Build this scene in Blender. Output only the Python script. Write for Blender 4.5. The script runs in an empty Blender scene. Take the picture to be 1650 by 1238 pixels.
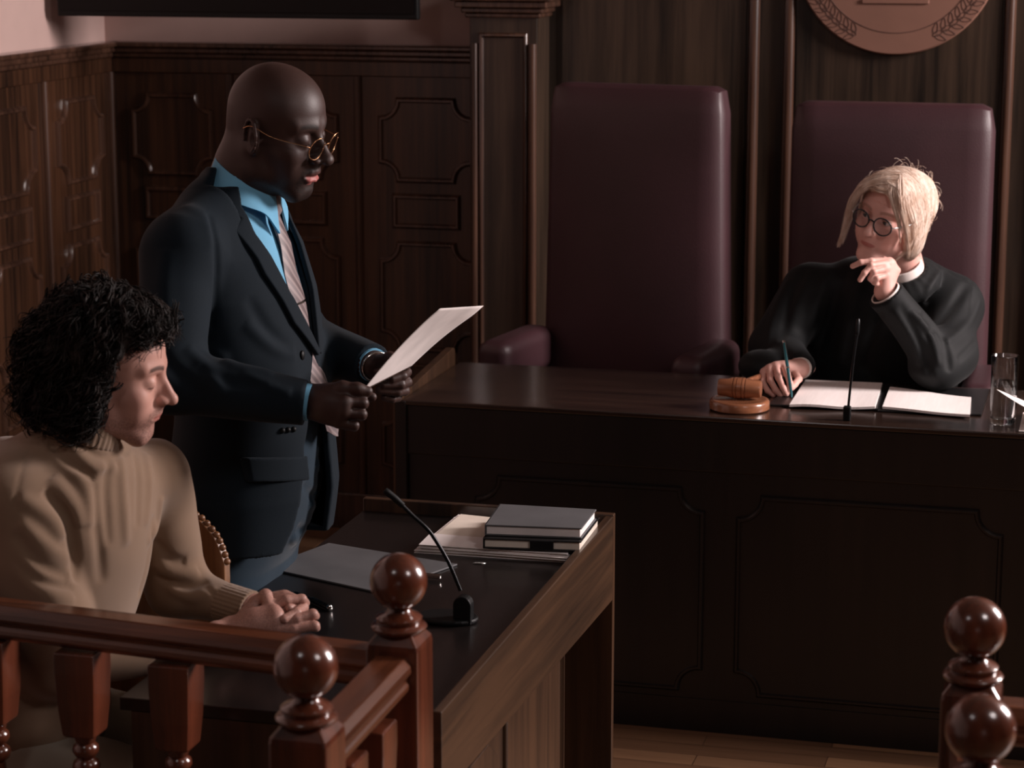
import bpy, bmesh, math, random
import numpy as np
from mathutils import Vector, Matrix
SC = bpy.context.scene
COL = SC.collection
PI = math.pi

# ------------------------------------------------------------------ camera
CAM_H = 2.0
FPX = 3700.0                       # focal length in pixels of the 1650 px wide frame
PITCH = math.atan(749 / FPX)
YAW = math.atan(1005 / (FPX / math.cos(PITCH)))
cam_data = bpy.data.cameras.new('camera')
cam_data.sensor_width = 36.0
cam_data.lens = FPX / 1650 * 36.0
cam_data.dof.use_dof = True
cam_data.dof.focus_distance = 4.7
cam_data.dof.aperture_fstop = 6.5
cam = bpy.data.objects.new('camera', cam_data)
cam.location = (0, 0, CAM_H)
cam.rotation_euler = (PI / 2 - PITCH, 0, YAW)
COL.objects.link(cam)
SC.camera = cam
_f = np.array([-math.sin(YAW) * math.cos(PITCH), math.cos(YAW) * math.cos(PITCH), -math.sin(PITCH)])
_r = np.array([math.cos(YAW), math.sin(YAW), 0.0])
_u = np.cross(_r, _f)

def at(x, y, X=None, Y=None, Z=None, d=None):
    """point of the room seen at pixel (x, y) on a plane X=, Y=, Z= or at view depth d"""
    v = _f + _r * (x - 825) / FPX + _u * (619 - y) / FPX
    if X is not None: t = X / v[0]
    elif Y is not None: t = Y / v[1]
    elif Z is not None: t = (Z - CAM_H) / v[2]
    else: t = d
    return np.array([0, 0, CAM_H]) + v * t

# ------------------------------------------------------------------ world and lights
SC.view_settings.view_transform = 'Standard'
SC.view_settings.look = 'None'
SC.view_settings.gamma = 1.0
SC.view_settings.exposure = 0.06
SC.view_settings.use_curve_mapping = False
w = bpy.data.worlds.new('world'); SC.world = w
w.use_nodes = True
w.node_tree.nodes['Background'].inputs[0].default_value = (0.25, 0.5, 0.6, 1)
w.node_tree.nodes['Background'].inputs[1].default_value = 0.0015

def area(name, loc, target, size, power, color, sy=None):
    ld = bpy.data.lights.new(name, 'AREA')
    ld.shape = 'RECTANGLE'; ld.size = size; ld.size_y = sy or size
    ld.energy = power; ld.color = color
    o = bpy.data.objects.new(name, ld); COL.objects.link(o)
    o.location = loc
    o.rotation_euler = (Vector(target) - Vector(loc)).to_track_quat('-Z', 'Y').to_euler()
    return o
area('window_daylight', (2.8, 5.85, 2.7), (-1.2, 4.9, 0.9), 0.9, 300, (1.0, 0.87, 0.85), 1.3)
area('ceiling_lamp', (-1.3, 1.3, 3.25), (-0.9, 4.6, 0.9), 0.25, 2.8, (1.0, 0.92, 0.92))
area('ceiling_lamp', (1.3, 2.2, 3.1), (-1.0, 4.6, 0.9), 0.5, 15.5, (1.0, 0.88, 0.86))

# ------------------------------------------------------------------ materials
def new_mat(name):
    m = bpy.data.materials.new(name); m.use_nodes = True
    nt = m.node_tree; b = nt.nodes['Principled BSDF']
    return m, nt, b
def lin(c):
    return tuple(((v / 255) / 12.92 if v / 255 <= 0.04045 else ((v / 255 + 0.055) / 1.055) ** 2.4) for v in c) + (1.0,)
def nd(nt, kind, **kw):
    n = nt.nodes.new(kind)
    for k, v in kw.items():
        if k in n.inputs: n.inputs[k].default_value = v
        else: setattr(n, k, v)
    return n
def coords(nt, scale=(1, 1, 1), space='Object'):
    tc = nt.nodes.new('ShaderNodeTexCoord'); mp = nt.nodes.new('ShaderNodeMapping')
    mp.inputs['Scale'].default_value = scale
    nt.links.new(tc.outputs[space], mp.inputs['Vector'])
    return mp.outputs['Vector']
def ramp(nt, fac, stops):
    r = nt.nodes.new('ShaderNodeValToRGB')
    e = r.color_ramp.elements
    while len(e) < len(stops): e.new(0.5)
    for i, (p, c) in enumerate(stops): e[i].position = p; e[i].color = c
    nt.links.new(fac, r.inputs['Fac'])
    return r.outputs['Color']
def bump(nt, b, h, strength=0.2, dist=0.002):
    bp = nt.nodes.new('ShaderNodeBump'); bp.inputs['Strength'].default_value = strength; bp.inputs['Distance'].default_value = dist
    nt.links.new(h, bp.inputs['Height']); nt.links.new(bp.outputs['Normal'], b.inputs['Normal'])
def wood(name, dark, light, axis='Z', fine=1.0, rough=0.32, coat=0.3, contrast=1.0):
    """polished hardwood veneer, grain running along axis"""
    m, nt, b = new_mat(name)
    s = [38 * fine] * 3; s['XYZ'.index(axis)] = 1.3
    v = coords(nt, tuple(s))
    n1 = nd(nt, 'ShaderNodeTexNoise', Scale=1.0, Detail=7.0, Roughness=0.62, Distortion=0.35)
    nt.links.new(v, n1.inputs['Vector'])
    s2 = [5.0] * 3; s2['XYZ'.index(axis)] = 0.8
    n2 = nd(nt, 'ShaderNodeTexNoise', Scale=1.0, Detail=3.0, Roughness=0.5, Distortion=0.6)
    nt.links.new(coords(nt, tuple(s2)), n2.inputs['Vector'])
    mx = nt.nodes.new('ShaderNodeMath'); mx.operation = 'MULTIPLY_ADD'; mx.inputs[1].default_value = 0.6
    nt.links.new(n1.outputs['Fac'], mx.inputs[0])
    sc = nt.nodes.new('ShaderNodeMath'); sc.operation = 'MULTIPLY'; sc.inputs[1].default_value = 0.4
    nt.links.new(n2.outputs['Fac'], sc.inputs[0]); nt.links.new(sc.outputs[0], mx.inputs[2])
    d = lin(dark); l = lin(light)
    mid = tuple((p + q) / 2 for p, q in zip(d, l))
    col = ramp(nt, mx.outputs[0], [(0.5 - 0.14 * contrast, d), (0.5, mid), (0.5 + 0.13 * contrast, l)])
    nt.links.new(col, b.inputs['Base Color'])
    b.inputs['Roughness'].default_value = rough
    b.inputs['Coat Weight'].default_value = coat; b.inputs['Coat Roughness'].default_value = 0.16
    bump(nt, b, n1.outputs['Fac'], 0.12, 0.001)
    return m
def plain(name, col, rough=0.5, var=0.15, metal=0.0, spec=0.5, noise=None, bscale=None, bstr=0.2, bdist=0.001, coat=0.0, sheen=0.0):
    m, nt, b = new_mat(name)
    b.inputs['Base Color'].default_value = lin(col)
    b.inputs['Roughness'].default_value = rough; b.inputs['Metallic'].default_value = metal
    b.inputs['Specular IOR Level'].default_value = spec; b.inputs['Coat Weight'].default_value = coat
    b.inputs['Sheen Weight'].default_value = sheen
    n = nd(nt, 'ShaderNodeTexNoise', Scale=noise or 12.0, Detail=4.0)
    nt.links.new(coords(nt), n.inputs['Vector'])
    c = lin(col); k = 1 - var
    cc = ramp(nt, n.outputs['Fac'], [(0.3, tuple(x * k for x in c[:3]) + (1,)), (0.7, tuple(min(1, x * (1 + var * .7)) for x in c[:3]) + (1,))])
    nt.links.new(cc, b.inputs['Base Color'])
    if bscale:
        n2 = nd(nt, 'ShaderNodeTexNoise', Scale=bscale, Detail=5.0, Roughness=0.6)
        nt.links.new(coords(nt), n2.inputs['Vector'])
        bump(nt, b, n2.outputs['Fac'], bstr, bdist)
    return m
M = {}
M['wood_panel'] = wood('walnut_panel_veneer', (21, 14, 11), (82, 53, 36), 'Z')
M['wood_judge'] = wood('walnut_wall_veneer', (21, 17, 14), (68, 53, 42), 'Z', 0.8)
M['wood_trim'] = wood('walnut_moulding', (38, 25, 20), (92, 64, 50), 'Z', 1, 0.27, 0.6)
M['wood_railx'] = wood('rail_mahogany_long', (48, 25, 17), (116, 66, 42), 'X', 0.8, 0.25, 0.7)
M['wood_raily'] = wood('rail_mahogany_cross', (48, 25, 17), (116, 66, 42), 'Y', 0.8, 0.25, 0.7)
M['wood_post'] = wood('post_mahogany', (50, 25, 17), (116, 60, 40), 'Z', 0.55, 0.22, 0.8)
M['wood_bench'] = wood('bench_walnut', (12, 9, 9), (27, 20, 18), 'Z', 1.0, 0.4, 0.05)
M['wood_benchtop'] = wood('bench_top_walnut', (26, 18, 15), (54, 38, 31), 'X', 0.7, 0.25, 0.5)
M['wood_desk'] = wood('desk_walnut', (38, 26, 18), (78, 55, 38), 'Y', 1.0, 0.35, 0.3)
M['wood_deskz'] = wood('desk_walnut_upright', (36, 25, 18), (76, 53, 37), 'Z', 1.0, 0.35, 0.3)
M['wood_desktop'] = wood('desk_top_dark', (12, 10, 10), (24, 19, 18), 'Y', 0.8, 0.3, 0.2)
M['wood_chair'] = wood('carved_chair_wood', (96, 62, 38), (150, 104, 68), 'Z', 0.8, 0.4, 0.2)
M['plaster'] = plain('wall_plaster', (206, 176, 168), 0.85, .03, bscale=60, bstr=0.08)
M['ceiling'] = plain('ceiling_paint', (120, 108, 100), 0.9)
M['leather'] = plain('oxblood_leather', (60, 35, 40), 0.47, bscale=260, bstr=0.35, bdist=0.0012, noise=5)
M['black_plastic'] = plain('black_plastic', (11, 12, 13), 0.5, spec=.25)
M['black_metal'] = plain('black_metal', (24, 25, 27), 0.3, metal=0.6)
M['chrome'] = plain('chrome', (190, 188, 185), 0.15, metal=1.0)
M['paper'] = plain('paper', (242, 234, 231), 0.75)
M['screen'] = plain('screen_glass', (4, 4, 5), 0.35, spec=.2)
M['copper'] = plain('copper_medallion', (128, 92, 78), 0.55, metal=0.15, noise=4)
M['copper_dark'] = plain('copper_relief', (82, 58, 50), 0.55, metal=0.2, noise=30)
M['gavel'] = wood('gavel_wood', (104, 62, 42), (154, 100, 70), 'X', 0.8, 0.25, 0.5)
M['grey_card'] = plain('grey_card', (88, 88, 90), 0.65, bscale=500, bstr=0.15)
M['black_leather'] = plain('black_leatherette', (20, 20, 21), 0.35, bscale=400, bstr=0.25)
M['cream_edge'] = plain('page_edges', (226, 214, 200), 0.8)

# ------------------------------------------------------------------ mesh helpers
def new_bm(): return bmesh.new()
def world_loc(o):
    v = Vector((0, 0, 0))
    while o is not None: v += Vector(o.location); o = o.parent
    return v
def link(name, bm, m, parent=None, smooth=False, loc=None, bevel=0.0, autos=True):
    me = bpy.data.meshes.new(name)
    bmesh.ops.recalc_face_normals(bm, faces=bm.faces)
    bm.to_mesh(me); bm.free()
    me.materials.append(m)
    o = bpy.data.objects.new(name, me); COL.objects.link(o)
    if smooth: me.shade_smooth()
    if bevel:
        b = o.modifiers.new('bevel', 'BEVEL'); b.width = bevel; b.segments = 2; b.limit_method = 'ANGLE'; b.angle_limit = 0.6
    if smooth and autos:
        try: me.set_sharp_from_angle(angle=0.8)
        except Exception: pass
    if parent is not None:
        o.parent = parent; o.location = -world_loc(parent)
    if loc is not None: o.location = loc
    return o
def tag(o, label=None, cat=None, group=None, kind=None):
    if label: o['label'] = label
    if cat: o['category'] = cat
    if group: o['group'] = group
    if kind: o['kind'] = kind
    return o
def thing(name, loc, label, cat, group=None, kind=None):
    o = bpy.data.objects.new(name, None); COL.objects.link(o)
    o.location = loc; o.empty_display_size = 0.05
    return tag(o, label, cat, group, kind)
def copy_tree(o, parent=None):
    kids = list(o.children)
    c = o.copy(); COL.objects.link(c)
    if parent is not None: c.parent = parent
    for k in kids: copy_tree(k, c)
    return c
def box(bm, lo, hi):
    x0, y0, z0 = lo; x1, y1, z1 = hi
    v = [bm.verts.new(p) for p in ((x0,y0,z0),(x1,y0,z0),(x1,y1,z0),(x0,y1,z0),(x0,y0,z1),(x1,y0,z1),(x1,y1,z1),(x0,y1,z1))]
    for f in ((0,3,2,1),(4,5,6,7),(0,1,5,4),(1,2,6,5),(2,3,7,6),(3,0,4,7)): bm.faces.new([v[i] for i in f])
    return v
def prism(bm, pts, n):
    """closed polygon pts (3-D) pushed along vector n"""
    a = [bm.verts.new(p) for p in pts]; n = Vector(n)
    b = [bm.verts.new(Vector(p) + n) for p in pts]
    bm.faces.new(a); bm.faces.new(b[::-1])
    k = len(pts)
    for i in range(k): bm.faces.new([a[i], b[i], b[(i+1) % k], a[(i+1) % k]])
def lathe(bm, prof, c=(0, 0, 0), seg=32, axis='Z', cap=True):
    rings = []
    for r, h in prof:
        ring = []
        for i in range(seg):
            t = 2 * PI * i / seg; a, b_ = r * math.cos(t), r * math.sin(t)
            p = {'Z': (a, b_, h), 'X': (h, a, b_), 'Y': (a, h, b_)}[axis]
            ring.append(bm.verts.new((p[0] + c[0], p[1] + c[1], p[2] + c[2])))
        rings.append(ring)
    for A, B in zip(rings, rings[1:]):
        for i in range(seg): bm.faces.new([A[i], A[(i+1) % seg], B[(i+1) % seg], B[i]])
    if cap:
        bm.faces.new(rings[0][::-1]); bm.faces.new(rings[-1])
def tube(bm, pts, rad, seg=10, closed=False, cap=True, flat=1.0):
    pts = [Vector(p) for p in pts]; n = len(pts)
    if not hasattr(rad, '__len__'): rad = [rad] * n
    rings = []; prev = None
    for i, p in enumerate(pts):
        if closed: t = pts[(i+1) % n] - pts[i-1]
        else: t = pts[min(i+1, n-1)] - pts[max(i-1, 0)]
        t.normalize()
        if prev is None:
            a = Vector((0, 0, 1)) if abs(t.z) < 0.9 else Vector((0, 1, 0))
            u = t.cross(a).normalized()
        else:
            u = (prev - t * prev.dot(t)).normalized()
        prev = u; v = t.cross(u)
        rings.append([bm.verts.new(p + (u * math.cos(2*PI*k/seg) + v * math.sin(2*PI*k/seg) * flat) * rad[i]) for k in range(seg)])
    for i in range(n if closed else n - 1):
        A, B = rings[i], rings[(i+1) % n]
        for k in range(seg): bm.faces.new([A[k], A[(k+1) % seg], B[(k+1) % seg], B[k]])
    if cap and not closed:
        bm.faces.new(rings[0][::-1]); bm.faces.new(rings[-1])
def moulding(bm, path, w, h, U, N, closed=True):
    """raised picture-frame moulding along a closed path lying in a plane with normal N; mitred"""
    pts = [Vector(p) for p in path]; n = len(pts); N = Vector(N)
    prof = [(-w/2, 0), (-w*0.42, h*0.55), (-w*0.15, h), (w*0.15, h), (w*0.3, h*0.45), (w/2, 0)]
    rings = []
    for i, p in enumerate(pts):
        e0 = (p - pts[i-1]).normalized(); e1 = (pts[(i+1) % n] - p).normalized()
        s0 = N.cross(e0); s1 = N.cross(e1); s = (s0 + s1)
        if s.length < 1e-4: s = s0
        s.normalize(); k = 1 / max(0.5, s.dot(s0))
        rings.append([bm.verts.new(p + s * (a * k) + N * b) for a, b in prof])
    for i in range(n):
        A, B = rings[i], rings[(i+1) % n]
        for k in range(len(prof) - 1): bm.faces.new([A[k], A[k+1], B[k+1], B[k]])
def notched(u0, v0, u1, v1, r, k=5):
    """rectangle outline with quarter circles cut out of its corners"""
    out = []
    for cx, cy, a0 in ((u0, v0, PI/2), (u1, v0, PI), (u1, v1, 3*PI/2), (u0, v1, 0)):
        # corner circle centre; walk clockwise from one tangent to the other
        for i in range(k + 1):
            a = a0 - (PI/2) * i / k
            out.append((cx + r * math.cos(a), cy + r * math.sin(a)))
    return out
def bez(p0, p1, p2, n=10):
    p0, p1, p2 = Vector(p0), Vector(p1), Vector(p2)
    return [p0*(1-t)**2 + p1*2*t*(1-t) + p2*t*t for t in [i/(n-1) for i in range(n)]]
def catmull(P, n=6):
    P = [np.array(p, float) for p in P]; out = []
    for i in range(len(P) - 1):
        a = P[max(i-1, 0)]; b = P[i]; c = P[i+1]; d = P[min(i+2, len(P)-1)]
        for j in range(n):
            t = j / n
            out.append(0.5 * ((2*b) + (c-a)*t + (2*a-5*b+4*c-d)*t*t + (3*b-a-3*c+d)*t**3))
    out.append(P[-1]); return out
# ------------------------------------------------------------------ the room
def floor_mat():
    m, nt, b = new_mat('oak_strip_floor')
    v = coords(nt, (1, 1, 1))
    br = nd(nt, 'ShaderNodeTexBrick', Scale=1.0)
    br.inputs['Brick Width'].default_value = 0.62; br.inputs['Row Height'].default_value = 0.07
    br.inputs['Mortar Size'].default_value = 0.0012; br.inputs['Bias'].default_value = 0.0
    br.inputs['Color1'].default_value = lin((104, 76, 56)); br.inputs['Color2'].default_value = lin((142, 108, 80)); br.inputs['Mortar'].default_value = lin((60, 40, 28))
    nt.links.new(v, br.inputs['Vector'])
    n = nd(nt, 'ShaderNodeTexNoise', Scale=1.0, Detail=6.0, Roughness=0.6)
    nt.links.new(coords(nt, (2.0, 55, 2)), n.inputs['Vector'])
    mx = nt.nodes.new('ShaderNodeMix'); mx.data_type = 'RGBA'; mx.blend_type = 'MULTIPLY'; mx.inputs['Factor'].default_value = 0.7
    nt.links.new(br.outputs['Color'], mx.inputs['A'])
    nt.links.new(ramp(nt, n.outputs['Fac'], [(0.3, (0.55, 0.5, 0.45, 1)), (0.7, (1, 1, 1, 1))]), mx.inputs['B'])
    nt.links.new(mx.outputs['Result'], b.inputs['Base Color']); b.inputs['Roughness'].default_value = 0.4
    return m
M['floor'] = floor_mat()
XL, YB, XR, YF, ZC = -3.29, 7.1, 3.4, -1.6, 3.4
def struct(name, bm, m, **k): return tag(link(name, bm, m, **k), kind='structure')
bm = new_bm(); box(bm, (XL - .1, YF - .1, -.1), (XR + .1, YB + .1, 0)); struct('floor', bm, M['floor'])
bm = new_bm(); box(bm, (XL - .1, YF - .1, ZC), (XR + .1, YB + .1, ZC + .1)); struct('ceiling', bm, M['ceiling'])
bm = new_bm(); box(bm, (XL - .1, YF, 0), (XL, YB, ZC)); struct('wall_left', bm, M['plaster'])
bm = new_bm(); box(bm, (XR, YF, 0), (XR + .1, YB, ZC)); struct('wall_right', bm, M['wood_panel'])
bm = new_bm(); box(bm, (XL, YB, 0), (XR, YB + .1, ZC)); struct('wall_back', bm, M['plaster'])
bm = new_bm(); box(bm, (XL, YF - .1, 0), (XR, YF, ZC)); struct('wall_front', bm, M['wood_panel'])

# wainscot: z of its rails
Z_CAP, Z_FR, Z_TOP = 1.606, 1.555, 1.505
def wainscot(name, plane, c, units, fr_skip=()):
    """plane 'Y': panelling on the plane Y=c seen from -Y; 'X': on X=c seen from +X. units: list of (u0,u1)"""
    if plane == 'Y': T = lambda u, z, n=0: (u, c - n, z); N = (0, -1, 0)
    else: T = lambda u, z, n=0: (c + n, u, z); N = (1, 0, 0)
    u0, u1 = units[0][0], units[-1][1]
    def tb(bm, a0, z0, a1, z1, n0, n1):
        p = T(a0, z0, n0); q = T(a1, z1, n1)
        box(bm, tuple(map(min, p, q)), tuple(map(max, p, q)))
    bm = new_bm(); tb(bm, u0, 0.0, u1, Z_CAP - .02, -0.028, 0.0)
    root = struct(name, bm, M['wood_panel'])
    bm = new_bm()
    tb(bm, u0, Z_TOP, u1, Z_FR - .002, 0, .012)                    # frieze board
    link('frieze_board', bm, M['wood_panel'], root, bevel=.003)
    bm = new_bm()
    for z0, z1, n in ((Z_FR, Z_FR + .016, .022), (Z_FR + .016, Z_FR + .034, .034), (Z_FR + .034, Z_CAP, .046)):
        tb(bm, u0, z0, u1, z1, -.02, n)
    link('cap_rail', bm, M['wood_trim'], root, bevel=.005)
    bm = new_bm(); tb(bm, u0, 0, u1, .12, 0, .02); link('skirting_board', bm, M['wood_trim'], root, bevel=.004)
    for a, b in units:
        w_ = b - a; m0, m1 = a + w_ * .17, b - w_ * .17
        for kind, z0, z1 in (('n', 1.175, 1.430), ('s', 1.026, 1.120), ('n', .62, .966), ('s', .47, .565), ('n', .17, .42)):
            if kind == 'n': o = notched(m0, z0, m1, z1, w_ * .13)
            else: o = [(m0 + w_*.1, z0), (m1 - w_*.1, z0), (m1 - w_*.1, z1), (m0 + w_*.1, z1)]
            bm = new_bm(); prism(bm, [T(x, z, 0.0) for x, z in o], Vector(N) * .004)
            f = link('raised_field', bm, M['wood_panel'], root)
            bm = new_bm(); moulding(bm, [T(x, z) for x, z in o], .021, .014, None, N)
            link('panel_moulding', bm, M['wood_trim'], root, smooth=True)
    for a in sorted({x for u in units for x in u} - set(fr_skip)):
        bm = new_bm()
        r = .014
        pts = [T(a + r * math.cos(t), .12, r * 1.1 * math.sin(t)) for t in [PI * i / 10 for i in range(11)]]
        prism(bm, pts, (0, 0, Z_TOP - .12))
        link('half_round_bead', bm, M['wood_trim'], root, smooth=True)
    return root
wainscot('trim_1', 'Y', 7.07, [(-3.25, -2.838), (-2.838, -2.396), (-2.396, -1.94)], (-1.94, -3.25))
yu = [7.06 - .49 * i for i in range(18)][::-1]
wainscot('trim_2', 'X', -3.26, list(zip(yu[-7:], yu[-6:])))

# judge's wall: veneer with half-round pilasters, and the column that ends it
bm = new_bm(); box(bm, (-1.76, 6.95, 0), (3.3, 7.09, 3.2)); jw = struct('trim_3', bm, M['wood_judge'])
def half_round(parent, X, Y, r, z0, z1, name='half_round_bead'):
    bm = new_bm()
    prism(bm, [(X + r * math.cos(t), Y - r * 1.15 * math.sin(t), z0) for t in [PI * i / 12 for i in range(13)]], (0, 0, z1 - z0))
    link(name, bm, M['wood_trim'], parent, smooth=True)
for X in (-1.094, -.987, -.340, -.235, .42, .52):
    half_round(jw, X, 6.95, .017, 0, 3.2)
for a, b in ((-1.69, -1.118), (-.966, -.362), (-.21, .4)):
    bm = new_bm(); box(bm, (a, 6.943, .1), (b, 6.95, 3.1)); link('veneer_panel', bm, M['wood_judge'], jw, bevel=.003)
bm = new_bm(); box(bm, (-1.944, 6.80, 0), (-1.732, 7.09, 1.715)); cl = struct('trim_4', bm, M['wood_judge'], bevel=.003)
for X in (-1.930, -1.746): half_round(cl, X, 6.80, .013, .1, 1.63)
bm = new_bm(); moulding(bm, [(-1.908, 6.80, .15), (-1.768, 6.80, .15), (-1.768, 6.80, 1.655), (-1.908, 6.80, 1.655)], .016, .009, None, (0, -1, 0))
link('panel_moulding', bm, M['wood_trim'], cl, smooth=True)
bm = new_bm()
for i, (z0, z1, e) in enumerate(((1.708, 1.722, .012), (1.722, 1.738, .022), (1.738, 1.758, .038), (1.758, 1.80, .05))):
    box(bm, (-1.944 - e, 6.80 - e, z0), (-1.732 + e, 6.945, z1))
link('capital', bm, M['wood_trim'], cl, bevel=.004)

# ceiling-high windows are out of frame on the right: only their light is here

# television above the panelling
tv = thing('television', (-2.65, 6.68, 1.70), 'large black flat television mounted on the pale wall above the panelling', 'television')
bm = new_bm(); box(bm, (-3.245, 6.66, 1.704), (-2.066, 6.69, 2.38)); link('bezel', bm, M['black_plastic'], tv, bevel=.004)
bm = new_bm(); box(bm, (-3.235, 6.656, 1.722), (-2.076, 6.661, 2.37)); link('screen', bm, M['screen'], tv)
bm = new_bm(); box(bm, (-2.85, 6.69, 1.85), (-2.45, 7.099, 2.2)); link('wall_bracket', bm, M['black_metal'], tv)

# copper medallion
mc = Vector((-.672, 6.935, 1.906)); R0 = .300
md = thing('wall_medallion', mc, 'round copper medallion with laurel relief on the wall above the occupied judge chair', 'wall emblem')
bm = new_bm(); lathe(bm, [(0.001, 6.945), (R0, 6.945), (R0, 6.925), (R0 - .004, 6.920), (.001, 6.920)], (mc.x, 0, mc.z), 96, 'Y', cap=False)
link('disc', bm, M['copper'], md, smooth=True)
bm = new_bm(); tube(bm, [(mc.x + .236 * math.cos(a), 6.920, mc.z + .236 * math.sin(a)) for a in [2*PI*i/96 for i in range(96)]], .0014, 6, closed=True)
link('engraved_ring', bm, M['copper_dark'], md, smooth=True)
rnd = random.Random(3)
for side in (-1, 1):
    bm = new_bm()
    for k in range(15):
        a = -PI/2 + side * (0.50 + k * .105)
        for rr, tw in ((.250, .9), (.283, -.9), (.267, 0.0)):
            cx, cz = mc.x + rr * math.cos(a), mc.z + rr * math.sin(a)
            th = a + side * (PI/2 + tw)
            L, W = .017, .0065
            path = []
            for q in range(10):
                t = 2 * PI * q / 10; x_, y_ = L * math.cos(t) , W * math.sin(t) * (1 - .4 * math.cos(t))
                path.append((cx + x_ * math.cos(th) - y_ * math.sin(th), 6.920, cz + x_ * math.sin(th) + y_ * math.cos(th)))
            tube(bm, path, .0013, 5, closed=True)
    link('laurel_branch', bm, M['copper_dark'], md, smooth=True)
bm = new_bm(); box(bm, (mc.x - .098, 6.914, mc.z - .150), (mc.x + .098, 6.921, mc.z - .138)); link('relief_bar', bm, M['copper'], md, bevel=.002)
bm = new_bm(); box(bm, (mc.x - .088, 6.916, mc.z - .138), (mc.x + .088, 6.921, mc.z - .09)); link('relief_plinth', bm, M['copper'], md, bevel=.002)
for k in range(4):
    bm = new_bm(); box(bm, (mc.x - .07 + k * .042, 6.914, mc.z - .09), (mc.x - .056 + k * .042, 6.921, mc.z + .06)); link('relief_pillar', bm, M['copper'], md, bevel=.002)
# ------------------------------------------------------------------ judge's bench
BY, BZ = 5.42, .812
bench = thing('judge_bench', (-.5, 5.7, 0), "dark wooden judge's bench with carved notched panels along its front", 'desk')
bm = new_bm(); box(bm, (-1.712, BY, .02), (2.2, BY + .03, BZ - .012)); link('front_panel', bm, M['wood_bench'], bench)
bm = new_bm(); box(bm, (-1.735, BY - .006, .672), (2.2, BY - .0005, BZ - .014)); link('apron', bm, M['wood_bench'], bench, bevel=.003)
bm = new_bm(); box(bm, (-1.728, BY - .014, BZ - .013), (2.2, 5.93, BZ)); link('bench_top', bm, M['wood_benchtop'], bench, bevel=.003)
bm = new_bm(); box(bm, (-1.71, BY - .003, 0), (2.2, BY, .085)); link('plinth', bm, M['wood_bench'], bench)
# left end board, its top edge climbs to a rounded rear corner
pr = [(BY - .012, 0), (5.90, 0), (5.90, .842)] + [(5.90 - .02 + .02 * math.cos(t), .842 + .018 * math.sin(t)) for t in (0.5, 1.0, 1.5)] + [(BY + .05, .824), (BY - .012, .817)]
bm = new_bm(); prism(bm, [(-1.752, y, z) for y, z in pr], (.022, 0, 0)); link('end_board', bm, M['wood_deskz'], bench, bevel=.002)
bm = new_bm(); box(bm, (-1.745, BY - .016, 0), (-1.716, BY - .006, .81)); link('corner_stile', bm, M['wood_bench'], bench, bevel=.003)
for a, b, lo, hi in ((-1.532, -.958, .11, .622), (-.865, -.237, .11, .612), (-.145, .49, .11, .612), (.58, 1.2, .11, .612)):
    o = notched(a, lo, b, hi, .058, 7)
    bm = new_bm(); prism(bm, [(x, BY - .0005, z) for x, z in o], (0, -.003, 0)); link('raised_field', bm, M['wood_bench'], bench)
    bm = new_bm(); moulding(bm, [(x, BY, z) for x, z in o], .016, .010, None, (0, -1, 0)); link('panel_moulding', bm, M['wood_bench'], bench, smooth=True)

# ------------------------------------------------------------------ counsel desk
DX0, DX1, DY0, DY1, DT = -1.513, -.973, 3.232, 4.478, .776
desk = thing('counsel_desk', (-1.24, 3.85, 0), 'dark topped wooden desk with raised rim beside the two men', 'desk')
bm = new_bm(); box(bm, (DX0, DY0, DT - .022), (DX1 - .016, DY1 - .016, DT)); link('desk_top', bm, M['wood_desktop'], desk, bevel=.002)
bm = new_bm(); prism(bm, [(DX1 - .016, DY0, .66), (DX1 - .016, DY0, .8), (DX1 - .016, DY1, .8), (DX1 - .016, DY1, .62), (DX1 - .016, DY1 - .02, .62)], (.016, 0, 0)); link('side_apron', bm, M['wood_desk'], desk, bevel=.002)
bm = new_bm(); box(bm, (DX0, DY1 - .018, 0), (DX1 + .001, DY1 + .001, .803)); link('end_board', bm, M['wood_deskz'], desk, bevel=.002)
bm = new_bm(); box(bm, (DX1 - .030, DY0 + .01, .02), (DX1 - .014, 4.085, .67)); link('side_panel', bm, M['wood_deskz'], desk, bevel=.002)
bm = new_bm(); moulding(bm, [(DX1 - .014, 4.07, .06), (DX1 - .014, 4.07, .655), (DX1 - .014, DY0 + .42, .655), (DX1 - .014, DY0 + .42, .06)], .014, .007, None, (1, 0, 0)); link('panel_moulding', bm, M['wood_deskz'], desk, smooth=True)
bm = new_bm(); prism(bm, [(DX1 - .014, DY0 + .03, .05), (DX1 - .014, DY0 + .36, .05), (DX1 - .014, DY0 + .36, .60), (DX1 - .014, DY0 + .30, .64), (DX1 - .014, DY0 + .03, .64)], (.006, 0, 0)); link('raised_field', bm, M['wood_deskz'], desk, bevel=.002)
bm = new_bm(); box(bm, (DX0 + .02, DY0, 0), (DX1 - .016, DY0 + .018, DT - .022)); link('near_end_board', bm, M['wood_deskz'], desk)

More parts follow.
